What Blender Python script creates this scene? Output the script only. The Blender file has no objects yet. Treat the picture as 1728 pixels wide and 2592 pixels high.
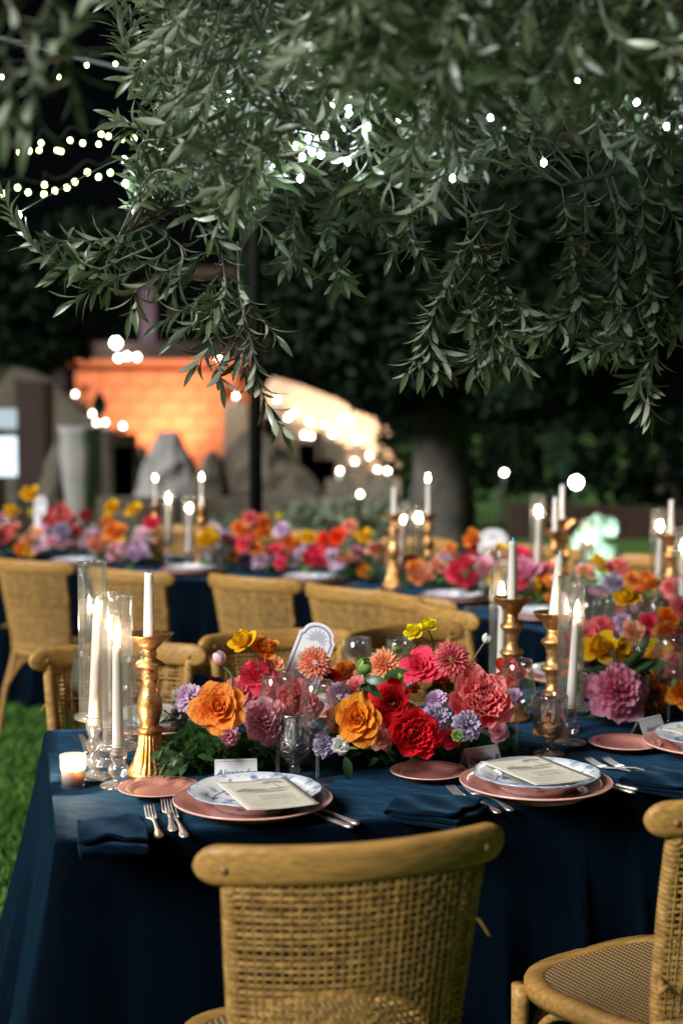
import bpy, bmesh, math, random
import numpy as np
from mathutils import Vector, Matrix, Quaternion, Euler

sc = bpy.context.scene
COL = sc.collection
rnd = random.Random(7)
npr = np.random.default_rng(11)

# ---------------------------------------------------------------- camera, sky, sun, exposure
CAM = Vector((0.0, 0.0, 1.54))
PITCH = math.radians(3.51)
FPX = 3600.0
cam_d = bpy.data.cameras.new("camera")
cam = bpy.data.objects.new("camera", cam_d)
COL.objects.link(cam)
cam.location = CAM
cam.rotation_euler = (math.radians(90) - PITCH, 0, 0)
cam_d.sensor_fit = 'VERTICAL'
cam_d.sensor_height = 36.0
cam_d.sensor_width = 24.0
cam_d.lens = 50.0
cam_d.clip_start = 0.05
cam_d.clip_end = 400.0
cam_d.dof.use_dof = True
cam_d.dof.focus_distance = 3.02
cam_d.dof.aperture_fstop = 2.0
sc.camera = cam

SUN_AZ = Vector((-0.66, -0.52, 0.54)).normalized()      # direction towards the garden flood / moon side
world = bpy.data.worlds.new("World")
sc.world = world
world.use_nodes = True
wn = world.node_tree
for n in list(wn.nodes):
    wn.nodes.remove(n)
sky = wn.nodes.new('ShaderNodeTexSky')
sky.sky_type = 'NISHITA'
sky.sun_disc = False
sky.sun_elevation = math.asin(SUN_AZ.z)
sky.sun_rotation = math.atan2(SUN_AZ.x, SUN_AZ.y)
bg = wn.nodes.new('ShaderNodeBackground')
bg.inputs['Strength'].default_value = 0.00022
wo = wn.nodes.new('ShaderNodeOutputWorld')
wn.links.new(sky.outputs[0], bg.inputs[0])
wn.links.new(bg.outputs[0], wo.inputs[0])

sun_d = bpy.data.lights.new("sun", 'SUN')
sun_d.energy = 2.45
sun_d.angle = math.radians(24)
sun_d.color = (1.0, 0.985, 0.96)
sun = bpy.data.objects.new("sun", sun_d)
COL.objects.link(sun)
sun.rotation_euler = (-SUN_AZ).to_track_quat('-Z', 'Y').to_euler()

sc.view_settings.view_transform = 'Standard'
sc.view_settings.look = 'None'
sc.view_settings.exposure = 1.2
sc.view_settings.gamma = 1.0
sc.view_settings.use_curve_mapping = False
sc.render.engine = 'CYCLES'
cy = sc.cycles
cy.max_bounces = 9
cy.diffuse_bounces = 3
cy.glossy_bounces = 4
cy.transmission_bounces = 7
cy.transparent_max_bounces = 28
cy.caustics_reflective = False
cy.caustics_refractive = False
cy.sample_clamp_indirect = 3.0
cy.sample_clamp_direct = 0.0
cy.use_denoising = True
cy.use_light_tree = True

# ---------------------------------------------------------------- helpers
CP, SP = math.cos(PITCH), math.sin(PITCH)
def ray(px, py):
    a = (px - 864.0) / FPX; b = (1296.0 - py) / FPX
    # camera right = +X, up = (0, SP, CP), forward = (0, CP, -SP)
    return Vector((a, CP + b * SP, -SP + b * CP))
def onz(px, py, z):
    d = ray(px, py); t = (z - CAM.z) / d.z
    return CAM + d * t
def aty(px, py, Y):
    d = ray(px, py); t = Y / d.y
    return CAM + d * t
def ppm(Y):
    return FPX / Y
def proj(p):
    v = Vector(p) - CAM
    f = v.y * CP - v.z * SP; u = v.y * SP + v.z * CP
    if f < 0.05: return None
    return (864 + FPX * v.x / f, 1296 - FPX * u / f, f)

def lin(h):
    h = h.lstrip('#')
    out = []
    for i in (0, 2, 4):
        c = int(h[i:i+2], 16) / 255
        out.append(c / 12.92 if c <= 0.04045 else ((c + 0.055) / 1.055) ** 2.4)
    return tuple(out)
def lift(c, k=1.6): return tuple(min(.95, x * k + .004) for x in c)

def tag(o, label=None, cat=None, group=None, kind=None):
    if label: o['label'] = label
    if cat: o['category'] = cat
    if group: o['group'] = group
    if kind: o['kind'] = kind
    return o
def empty(name, loc=(0, 0, 0), rotz=0.0, label=None, cat=None, group=None):
    o = bpy.data.objects.new(name, None)
    o.empty_display_size = 0.05
    COL.objects.link(o)
    o.location = loc
    o.rotation_euler = (0, 0, rotz)
    return tag(o, label, cat, group)
def mk(name, verts, faces, mat, parent=None, smooth=True, loc=None, rot=None, attr=None):
    me = bpy.data.meshes.new(name)
    if isinstance(verts, np.ndarray): verts = verts.tolist()
    if isinstance(faces, np.ndarray): faces = faces.tolist()
    me.from_pydata(verts, [], faces)
    if smooth:
        me.polygons.foreach_set('use_smooth', [True] * len(me.polygons))
    if mat: me.materials.append(mat)
    if attr is not None:
        a = me.attributes.new('t', 'FLOAT', 'POINT')
        a.data.foreach_set('value', np.asarray(attr, dtype=np.float32))
    me.update()
    o = bpy.data.objects.new(name, me)
    COL.objects.link(o)
    if parent: o.parent = parent
    if loc is not None: o.location = loc
    if rot is not None: o.rotation_euler = rot
    return o
def dup(root, loc=None, rotz=None, label=None, group=None, scale=None, rot=None):
    def cp(o, par):
        c = o.copy(); COL.objects.link(c)
        c.parent = par
        for ch in o.children:
            if ch.type != "LIGHT": cp(ch, c)
        return c
    r = cp(root, None)
    if loc is not None: r.location = loc
    if rotz is not None: r.rotation_euler = (0, 0, rotz)
    if rot is not None: r.rotation_euler = rot
    if scale is not None: r.scale = (scale,) * 3 if not hasattr(scale, '__len__') else scale
    if label: r['label'] = label
    if group: r['group'] = group
    return r

class MB:
    def __init__(s): s.v = []; s.f = []; s.t = []
    def add(s, v, f, t=None):
        k = len(s.v)
        s.v.extend([tuple(p) for p in v])
        s.f.extend([tuple(i + k for i in q) for q in f])
        if t is not None: s.t.extend(list(t))
        return s
    def build(s, name, mat, parent=None, smooth=True, **k):
        return mk(name, s.v, s.f, mat, parent, smooth, attr=s.t if len(s.t) == len(s.v) and s.t else None, **k)

def lathe(profile, n=32, mod=None, cap=True):
    """profile: list of (r, z). mod(theta, i) multiplies r."""
    v = []; f = []
    m = len(profile)
    for i, (r, z) in enumerate(profile):
        for k in range(n):
            a = 2 * math.pi * k / n
            rr = r * (mod(a, i) if mod else 1.0)
            v.append((rr * math.cos(a), rr * math.sin(a), z))
    for i in range(m - 1):
        for k in range(n):
            k2 = (k + 1) % n
            f.append((i * n + k, i * n + k2, (i + 1) * n + k2, (i + 1) * n + k))
    if cap:
        if profile[0][0] > 1e-5: f.append(tuple(reversed(range(n))))
        if profile[-1][0] > 1e-5: f.append(tuple((m - 1) * n + k for k in range(n)))
    return v, f
def box(sx, sy, sz, c=(0, 0, 0)):
    x, y, z = sx / 2, sy / 2, sz / 2
    v = [(c[0] + a * x, c[1] + b * y, c[2] + d * z) for a in (-1, 1) for b in (-1, 1) for d in (-1, 1)]
    f = [(0, 1, 3, 2), (4, 6, 7, 5), (0, 4, 5, 1), (2, 3, 7, 6), (0, 2, 6, 4), (1, 5, 7, 3)]
    return v, f
def cr(pts, n=8, closed=False):
    """Catmull-Rom through points"""
    P = [Vector(p) for p in pts]
    if len(P) == 2: return [P[0].lerp(P[1], i / n) for i in range(n + 1)]
    out = []
    for i in range(len(P) - 1):
        p0 = P[i - 1] if i > 0 else P[0] * 2 - P[1]
        p1, p2 = P[i], P[i + 1]
        p3 = P[i + 2] if i + 2 < len(P) else P[-1] * 2 - P[-2]
        for k in range(n):
            t = k / n
            out.append(0.5 * ((2 * p1) + (p2 - p0) * t + (2 * p0 - 5 * p1 + 4 * p2 - p3) * t * t + (3 * p1 - p0 - 3 * p2 + p3) * t ** 3))
    out.append(P[-1])
    return out
def tube(pts, r, n=8, cap=True, ring=None):
    """tube through points; r float or list/func(i, frac)."""
    P = [Vector(p) for p in pts]
    m = len(P)
    v = []; f = []
    tprev = (P[1] - P[0]).normalized()
    up = Vector((0, 0, 1)) if abs(tprev.z) < 0.9 else Vector((1, 0, 0))
    nx = tprev.cross(up).normalized()
    for i in range(m):
        t = (P[min(i + 1, m - 1)] - P[max(i - 1, 0)])
        t = t.normalized() if t.length > 1e-9 else tprev
        q = tprev.rotation_difference(t)
        nx = (q @ nx); nx = (nx - t * nx.dot(t)).normalized()
        ny = t.cross(nx)
        tprev = t
        rr = r(i, i / (m - 1)) if callable(r) else (r[i] if hasattr(r, '__len__') else r)
        for k in range(n):
            a = 2 * math.pi * k / n
            v.append(tuple(P[i] + nx * (rr * math.cos(a)) + ny * (rr * math.sin(a))))
    for i in range(m - 1):
        for k in range(n):
            k2 = (k + 1) % n
            f.append((i * n + k, i * n + k2, (i + 1) * n + k2, (i + 1) * n + k))
    if cap:
        f.append(tuple(reversed(range(n)))); f.append(tuple((m - 1) * n + k for k in range(n)))
    return v, f
def noise1(x, seed=0):
    i = math.floor(x); u = x - i; u = u * u * (3 - 2 * u)
    def h(k): return math.modf(math.sin(k * 127.1 + seed * 311.7) * 43758.5453)[0]
    return h(i) * (1 - u) + h(i + 1) * u

# ---------------------------------------------------------------- materials
MATS = {}
def nmat(name):
    m = bpy.data.materials.new(name); m.use_nodes = True
    nt = m.node_tree
    for n in list(nt.nodes): nt.nodes.remove(n)
    out = nt.nodes.new('ShaderNodeOutputMaterial')
    return m, nt, out
def pmat(name, col, rough=0.5, metal=0.0, var=0.0, vscale=20.0, bump=0.0, bscale=60.0, spec=0.5, sheen=0.0, sheen_tint=None,
         trans=0.0, ior=1.45, emis=None, estr=0.0, sss=0.0, col2=None, coat=0.0, sss_r=(0.02, 0.012, 0.008), coord='Object', stretch=None, translucent=0.0):
    m, nt, out = nmat(name)
    p = nt.nodes.new('ShaderNodeBsdfPrincipled')
    p.inputs['Base Color'].default_value = (*col, 1)
    p.inputs['Roughness'].default_value = rough
    p.inputs['Metallic'].default_value = metal
    p.inputs['Specular IOR Level'].default_value = spec
    p.inputs['IOR'].default_value = ior
    if trans: p.inputs['Transmission Weight'].default_value = trans
    if coat: p.inputs['Coat Weight'].default_value = coat; p.inputs['Coat Roughness'].default_value = 0.08
    if sheen:
        p.inputs['Sheen Weight'].default_value = sheen
        p.inputs['Sheen Roughness'].default_value = 0.42
        if sheen_tint: p.inputs['Sheen Tint'].default_value = (*sheen_tint, 1)
    if sss:
        p.inputs['Subsurface Weight'].default_value = sss
        p.inputs['Subsurface Radius'].default_value = sss_r
        p.inputs['Subsurface Scale'].default_value = 1.0
    if emis:
        p.inputs['Emission Color'].default_value = (*emis, 1); p.inputs['Emission Strength'].default_value = estr
    if var or bump:
        tc = nt.nodes.new('ShaderNodeTexCoord')
        src = tc.outputs[coord]
        if stretch:
            mp = nt.nodes.new('ShaderNodeMapping'); mp.inputs['Scale'].default_value = stretch
            nt.links.new(src, mp.inputs[0]); src = mp.outputs[0]
    if var:
        no = nt.nodes.new('ShaderNodeTexNoise'); no.inputs['Scale'].default_value = vscale; no.inputs['Detail'].default_value = 5
        nt.links.new(src, no.inputs['Vector'])
        rp = nt.nodes.new('ShaderNodeValToRGB')
        c2 = col2 or tuple(c * (1 - var) for c in col)
        rp.color_ramp.elements[0].position = 0.35; rp.color_ramp.elements[0].color = (*c2, 1)
        rp.color_ramp.elements[1].position = 0.68; rp.color_ramp.elements[1].color = (*col, 1)
        nt.links.new(no.outputs['Fac'], rp.inputs[0]); nt.links.new(rp.outputs[0], p.inputs['Base Color'])
    if bump:
        nb = nt.nodes.new('ShaderNodeTexNoise'); nb.inputs['Scale'].default_value = bscale; nb.inputs['Detail'].default_value = 4
        nt.links.new(src, nb.inputs['Vector'])
        bp = nt.nodes.new('ShaderNodeBump'); bp.inputs['Strength'].default_value = bump; bp.inputs['Distance'].default_value = 0.01
        nt.links.new(nb.outputs['Fac'], bp.inputs['Height']); nt.links.new(bp.outputs[0], p.inputs['Normal'])
    sh = p
    if translucent:
        tr = nt.nodes.new('ShaderNodeBsdfTranslucent')
        tr.inputs[0].default_value = (*col, 1)
        if var: nt.links.new(rp.outputs[0], tr.inputs[0])
        mx = nt.nodes.new('ShaderNodeMixShader'); mx.inputs[0].default_value = translucent
        nt.links.new(p.outputs[0], mx.inputs[1]); nt.links.new(tr.outputs[0], mx.inputs[2]); sh = mx
    nt.links.new(sh.outputs[0], out.inputs[0])
    MATS[name] = m
    return m
def emat(name, col, s):
    m, nt, out = nmat(name)
    e = nt.nodes.new('ShaderNodeEmission'); e.inputs[0].default_value = (*col, 1); e.inputs[1].default_value = s
    nt.links.new(e.outputs[0], out.inputs[0]); return m
def thin_glass(name, tint=(1, 1, 1), rough=0.01, f0=0.06, f1=0.85, haze=0.0):
    """thin blown wall: transparent, with a mirror that grows towards grazing angles"""
    m, nt, out = nmat(name)
    t = nt.nodes.new('ShaderNodeBsdfTransparent'); t.inputs[0].default_value = (*tint, 1)
    g = nt.nodes.new('ShaderNodeBsdfGlossy'); g.inputs['Roughness'].default_value = rough
    lw = nt.nodes.new('ShaderNodeLayerWeight'); lw.inputs[0].default_value = 0.32
    mr = nt.nodes.new('ShaderNodeMapRange'); mr.inputs[3].default_value = f0; mr.inputs[4].default_value = f1
    nt.links.new(lw.outputs['Fresnel'], mr.inputs[0])
    mx = nt.nodes.new('ShaderNodeMixShader')
    nt.links.new(mr.outputs[0], mx.inputs[0]); nt.links.new(t.outputs[0], mx.inputs[1]); nt.links.new(g.outputs[0], mx.inputs[2])
    sh = mx
    if haze:   # pale diffuse haze put in so the glass glows near flames
        d = nt.nodes.new('ShaderNodeBsdfDiffuse'); d.inputs[0].default_value = (.9, .88, .86, 1)
        tl = nt.nodes.new('ShaderNodeBsdfTranslucent'); tl.inputs[0].default_value = (.9, .88, .86, 1)
        a = nt.nodes.new('ShaderNodeAddShader'); nt.links.new(d.outputs[0], a.inputs[0]); nt.links.new(tl.outputs[0], a.inputs[1])
        m2 = nt.nodes.new('ShaderNodeMixShader'); m2.inputs[0].default_value = haze
        nt.links.new(mx.outputs[0], m2.inputs[1]); nt.links.new(a.outputs[0], m2.inputs[2]); sh = m2
    nt.links.new(sh.outputs[0], out.inputs[0]); return m

def petal_mat(name, base, tip, trl=0.40, rough=0.75):
    m, nt, out = nmat(name)
    at = nt.nodes.new('ShaderNodeAttribute'); at.attribute_name = 't'
    tc = nt.nodes.new('ShaderNodeTexCoord')
    no = nt.nodes.new('ShaderNodeTexNoise'); no.inputs['Scale'].default_value = 3.0; no.inputs['Detail'].default_value = 4
    nt.links.new(tc.outputs['Object'], no.inputs['Vector'])
    ad = nt.nodes.new('ShaderNodeMath'); ad.operation = 'MULTIPLY_ADD'; ad.inputs[1].default_value = 0.7; 
    nt.links.new(no.outputs['Fac'], ad.inputs[0])
    sb = nt.nodes.new('ShaderNodeMath'); sb.operation = 'SUBTRACT'; sb.inputs[1].default_value = 0.35
    nt.links.new(at.outputs['Fac'], sb.inputs[0]); nt.links.new(sb.outputs[0], ad.inputs[2])
    rp = nt.nodes.new('ShaderNodeValToRGB')
    rp.color_ramp.elements[0].position = 0.1; rp.color_ramp.elements[0].color = (*base, 1)
    rp.color_ramp.elements[1].position = 0.85; rp.color_ramp.elements[1].color = (*tip, 1)
    nt.links.new(ad.outputs[0], rp.inputs[0])
    p = nt.nodes.new('ShaderNodeBsdfPrincipled'); p.inputs['Roughness'].default_value = rough
    p.inputs['Specular IOR Level'].default_value = 0.08
    nt.links.new(rp.outputs[0], p.inputs['Base Color'])
    wv = nt.nodes.new('ShaderNodeTexNoise'); wv.inputs['Scale'].default_value = 9.0; wv.inputs['Detail'].default_value = 3
    nt.links.new(tc.outputs['Object'], wv.inputs['Vector'])
    bp = nt.nodes.new('ShaderNodeBump'); bp.inputs['Strength'].default_value = 0.35; bp.inputs['Distance'].default_value = 0.05
    nt.links.new(wv.outputs['Fac'], bp.inputs['Height']); nt.links.new(bp.outputs[0], p.inputs['Normal'])
    tr = nt.nodes.new('ShaderNodeBsdfTranslucent'); nt.links.new(rp.outputs[0], tr.inputs[0])
    mx = nt.nodes.new('ShaderNodeMixShader'); mx.inputs[0].default_value = trl
    nt.links.new(p.outputs[0], mx.inputs[1]); nt.links.new(tr.outputs[0], mx.inputs[2])
    nt.links.new(mx.outputs[0], out.inputs[0]); return m

def two_sided(name, top, under, rough=0.45, trl=0.15, spec=0.4):
    m, nt, out = nmat(name)
    ge = nt.nodes.new('ShaderNodeNewGeometry')
    mc = nt.nodes.new('ShaderNodeMix'); mc.data_type = 'RGBA'
    mc.inputs[6].default_value = (*top, 1); mc.inputs[7].default_value = (*under, 1)
    nt.links.new(ge.outputs['Backfacing'], mc.inputs[0])
    oi = nt.nodes.new('ShaderNodeTexNoise'); oi.inputs['Scale'].default_value = 7.0
    tc = nt.nodes.new('ShaderNodeTexCoord'); 
    nt.links.new(ge.outputs['Position'], oi.inputs['Vector'])
    hs = nt.nodes.new('ShaderNodeHueSaturation')
    mr = nt.nodes.new('ShaderNodeMapRange'); mr.inputs[1].default_value = 0.3; mr.inputs[2].default_value = 0.7
    mr.inputs[3].default_value = 0.65; mr.inputs[4].default_value = 1.35
    nt.links.new(oi.outputs['Fac'], mr.inputs[0]); nt.links.new(mr.outputs[0], hs.inputs['Value'])
    nt.links.new(mc.outputs[2], hs.inputs['Color'])
    p = nt.nodes.new('ShaderNodeBsdfPrincipled'); p.inputs['Roughness'].default_value = rough
    p.inputs['Specular IOR Level'].default_value = spec
    nt.links.new(hs.outputs[0], p.inputs['Base Color'])
    tr = nt.nodes.new('ShaderNodeBsdfTranslucent'); nt.links.new(hs.outputs[0], tr.inputs[0])
    mx = nt.nodes.new('ShaderNodeMixShader'); mx.inputs[0].default_value = trl
    nt.links.new(p.outputs[0], mx.inputs[1]); nt.links.new(tr.outputs[0], mx.inputs[2])
    nt.links.new(mx.outputs[0], out.inputs[0]); return m

M = {}
M['cloth'] = pmat('navy_velvet', (0.0004, 0.0017, 0.0042), 0.8, sheen=0.30, sheen_tint=(0.17, 0.52, 1.0), var=0.35, vscale=9, bump=0.35, bscale=26, spec=0.02)
M['napkin'] = pmat('navy_linen', (0.0012, 0.0050, 0.0125), 0.9, sheen=0.2, sheen_tint=(0.2, 0.5, 0.85), bump=0.3, bscale=700, spec=0.02)
M['wood'] = pmat('honey_beech', (0.48, 0.262, 0.070), 0.45, var=0.42, vscale=14, bump=0.04, bscale=40, stretch=(1, 9, 9), spec=0.4)
M['cane'] = pmat('woven_rattan', (0.50, 0.28, 0.078), 0.5, var=0.5, vscale=45, bump=0.4, bscale=500, spec=0.35)
M['plug'] = pmat('wood_plug', (0.24, 0.14, 0.04), 0.5)
M['brass'] = pmat('antique_gold', (0.84, 0.53, 0.25), 0.40, 0.9, var=0.25, vscale=26, bump=0.3, bscale=120, col2=(0.52, 0.24, 0.06))
M['wax'] = pmat('ivory_wax', (0.95, 0.88, 0.82), 0.45, sss=0.3, bump=0.1, bscale=60)
M['wax_far'] = pmat('ivory_wax_plain', (0.86, 0.78, 0.72), 0.5)
M['wick'] = pmat('wick_black', (0.02, 0.02, 0.025), 0.9)
M['ember'] = emat('blue_wick_glow', (0.12, 0.5, 1.0), 1.6)
M['flame'] = emat('flame', (1.0, 0.80, 0.55), 70.0)
M['flame_far'] = emat('flame_far', (1.0, 0.82, 0.6), 90.0)
M['glass'] = thin_glass('blown_glass', (0.99, 0.99, 0.985), 0.05, 0.055, 0.45, 0.010)
M['chimney'] = thin_glass('chimney_glass', (0.985, 0.975, 0.965), 0.09, 0.05, 0.5, 0.022)
M['crystal'] = thin_glass('solid_glass', (0.95, 0.96, 0.965), 0.07, 0.13, 0.62, 0.04)
M['goblet'] = thin_glass('pressed_glass', (0.95, 0.95, 0.945), 0.04, 0.26, 0.8, 0.03)
M['goblet_pink'] = thin_glass('pressed_smoky_glass', (0.91, 0.85, 0.84), 0.04, 0.26, 0.8, 0.03)
M['coral'] = pmat('coral_glaze', (0.58, 0.245, 0.195), 0.16, spec=0.6, coat=0.6, var=0.15, vscale=14)
M['coral_edge'] = pmat('coral_rim_glaze', (0.72, 0.42, 0.36), 0.2, coat=0.5)
M['silver'] = pmat('silver', (0.93, 0.90, 0.87), 0.42, 1.0, bump=0.05, bscale=150)
M['paper'] = pmat('cream_card', (0.66, 0.61, 0.50), 0.8, var=0.06, vscale=30)
M['card'] = pmat('pale_blue_card', (0.74, 0.80, 0.80), 0.8)
M['white_card'] = pmat('white_card', (0.82, 0.82, 0.84), 0.8)
M['ink'] = pmat('grey_ink', (0.16, 0.16, 0.15), 0.9, var=0.6, vscale=300, col2=(0.40, 0.38, 0.32))
M['ink_dark'] = pmat('black_ink', (0.05, 0.055, 0.06), 0.9)
M['ink_blue'] = pmat('lavender_blue_ink', (0.24, 0.26, 0.48), 0.9)
M['ink_pale'] = pmat('pale_lavender_ink', (0.55, 0.57, 0.68), 0.9)
# blue and white porcelain
m, nt, out = nmat('blue_white_porcelain')
p = nt.nodes.new('ShaderNodeBsdfPrincipled'); p.inputs['Roughness'].default_value = 0.12; p.inputs['Coat Weight'].default_value = 0.5
tc = nt.nodes.new('ShaderNodeTexCoord'); no = nt.nodes.new('ShaderNodeTexNoise'); no.inputs['Scale'].default_value = 38; no.inputs['Detail'].default_value = 6
nt.links.new(tc.outputs['Object'], no.inputs['Vector'])
rp = nt.nodes.new('ShaderNodeValToRGB')
rp.color_ramp.elements[0].position = 0.52; rp.color_ramp.elements[0].color = (0.80, 0.84, 0.86, 1)
rp.color_ramp.elements[1].position = 0.64; rp.color_ramp.elements[1].color = (0.16, 0.25, 0.42, 1)
nt.links.new(no.outputs['Fac'], rp.inputs[0]); nt.links.new(rp.outputs[0], p.inputs['Base Color']); nt.links.new(p.outputs[0], out.inputs[0])
M['porcelain'] = m
M['blue_rim'] = pmat('blue_rim_glaze', (0.22, 0.33, 0.48), 0.15, coat=0.5)
M['grass'] = pmat('lawn_grass', (0.070, 0.165, 0.028), 0.8, var=0.5, vscale=2.5, coord='Object', bump=0.8, bscale=60)
M['blade'] = pmat('grass_blade', (0.105, 0.25, 0.042), 0.6, var=0.45, vscale=3.0, coord='Object', spec=0.2, translucent=0.2)
M['bark'] = pmat('olive_bark', (0.12, 0.112, 0.095), 0.9, var=0.5, vscale=9, bump=1.0, bscale=25, stretch=(2, 2, .5))
M['bark_grey'] = pmat('grey_trunk_bark', (0.105, 0.095, 0.078), 0.9, var=0.6, vscale=5, bump=1.0, bscale=14)
M['twig'] = pmat('olive_twig', (0.20, 0.20, 0.155), 0.8, var=0.3, vscale=40)
M['olive'] = two_sided('olive_leaf', (0.080, 0.122, 0.054), (0.28, 0.31, 0.225), 0.36, 0.12, 0.6)
M['leaf'] = two_sided('ruscus_leaf', (0.035, 0.085, 0.03), (0.07, 0.12, 0.06), 0.35, 0.12)
M['leaf_br'] = two_sided('bright_leaf', (0.06, 0.17, 0.035), (0.10, 0.20, 0.07), 0.45, 0.2)
M['agave'] = two_sided('pale_agave_leaf', (0.16, 0.24, 0.17), (0.15, 0.22, 0.16), 0.5, 0.1)
M['fern'] = pmat('plumosus_fern', (0.05, 0.14, 0.028), 0.7, var=0.5, vscale=14, spec=0.2, translucent=0.2)
M['stem'] = pmat('green_stem', (0.13, 0.20, 0.06), 0.55)
M['stem_br'] = pmat('brown_stem', (0.16, 0.10, 0.055), 0.6)
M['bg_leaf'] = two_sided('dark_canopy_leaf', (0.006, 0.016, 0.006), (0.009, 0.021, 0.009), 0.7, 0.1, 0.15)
M['stone'] = pmat('garden_stone', (0.14, 0.115, 0.085), 0.9, var=0.45, vscale=3.5, bump=0.9, bscale=8)
M['stone_pale'] = pmat('pale_stone', (0.30, 0.29, 0.275), 0.85, var=0.25, vscale=4, bump=0.5, bscale=9)
M['brick'] = pmat('terracotta_block', (0.56, 0.185, 0.075), 0.85, var=0.25, vscale=2.2, bump=0.5, bscale=14)
M['plaster'] = pmat('ochre_plaster', (0.60, 0.43, 0.31), 0.9, var=0.25, vscale=2.0, bump=0.3, bscale=9)
M['dark'] = pmat('black_steel', (0.006, 0.006, 0.006), 0.7, spec=0.1)
M['hedge'] = two_sided('night_dark_hedge_leaf', (0.004, 0.010, 0.004), (0.006, 0.013, 0.006), 0.8, 0.1, 0.05)  # hedge leaves near black, night darkness put into the colour
M['darkwood'] = pmat('dark_timber', (0.035, 0.014, 0.008), 0.7, var=0.4, vscale=5)
M['violet'] = pmat('violet_grey_post', (0.10, 0.055, 0.08), 0.7, var=0.3, vscale=3)  # violet grey tone of one pergola post
M['teal'] = pmat('teal_glaze', (0.02, 0.13, 0.16), 0.3, coat=0.4, var=0.3, vscale=6)
M['cable'] = pmat('grey_cable', (0.22, 0.24, 0.26), 0.6)
M['wire'] = pmat('dark_green_wire', (0.02, 0.03, 0.02), 0.6)
M['bulb_y'] = emat('warm_green_bulb', (0.85, 1.0, 0.36), 14)
M['bulb_w'] = emat('cool_white_bulb', (0.82, 0.92, 1.0), 55)
M['lamp_w'] = emat('flood_lamp', (0.85, 1.0, 0.98), 16)
M['lamp_warm'] = emat('warm_garden_lamp', (1.0, 0.84, 0.64), 22)
# ================================================================ SETTING
TZ = 0.76
lawn = mk('lawn', [(-160, -40, 0), (160, -40, 0), (160, 260, 0), (-160, 260, 0)], [(0, 1, 2, 3)], M['grass'], smooth=False)
tag(lawn, kind='structure')

# ---- grass blades where the camera sees turf close by
def grass_patch(n, x0, x1, y0, y1, h0, h1):
    x = npr.uniform(x0, x1, n); y = y0 + (y1 - y0) * npr.random(n) ** 1.35
    h = npr.uniform(h0, h1, n); a = npr.uniform(0, 2 * math.pi, n); w = npr.uniform(0.0025, 0.0045, n) * (1 + y / 8)
    bx, by = npr.normal(0, 0.018, n), npr.normal(0, 0.018, n)
    V = np.zeros((n, 5, 3))
    ca, sa = np.cos(a) * w, np.sin(a) * w
    V[:, 0] = np.stack([x - ca, y - sa, np.full(n, -0.002)], 1); V[:, 1] = np.stack([x + ca, y + sa, np.full(n, -0.002)], 1)
    V[:, 2] = np.stack([x - ca * .7 + bx * .4, y - sa * .7 + by * .4, h * .55], 1); V[:, 3] = np.stack([x + ca * .7 + bx * .4, y + sa * .7 + by * .4, h * .55], 1)
    V[:, 4] = np.stack([x + bx, y + by, h], 1)
    b = (np.arange(n) * 5)[:, None]
    quads = (b + np.array([[0, 1, 3, 2]])).tolist(); tris = (b + np.array([[2, 3, 4]])).tolist()
    return V.reshape(-1, 3), quads + tris
v, f = grass_patch(60000, -2.2, -0.45, 1.7, 8.0, 0.018, 0.045)
g = mk('grass', v, f, M['blade']); tag(g, 'short mown green turf blades beside the tables', 'grass', kind='stuff')

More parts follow.
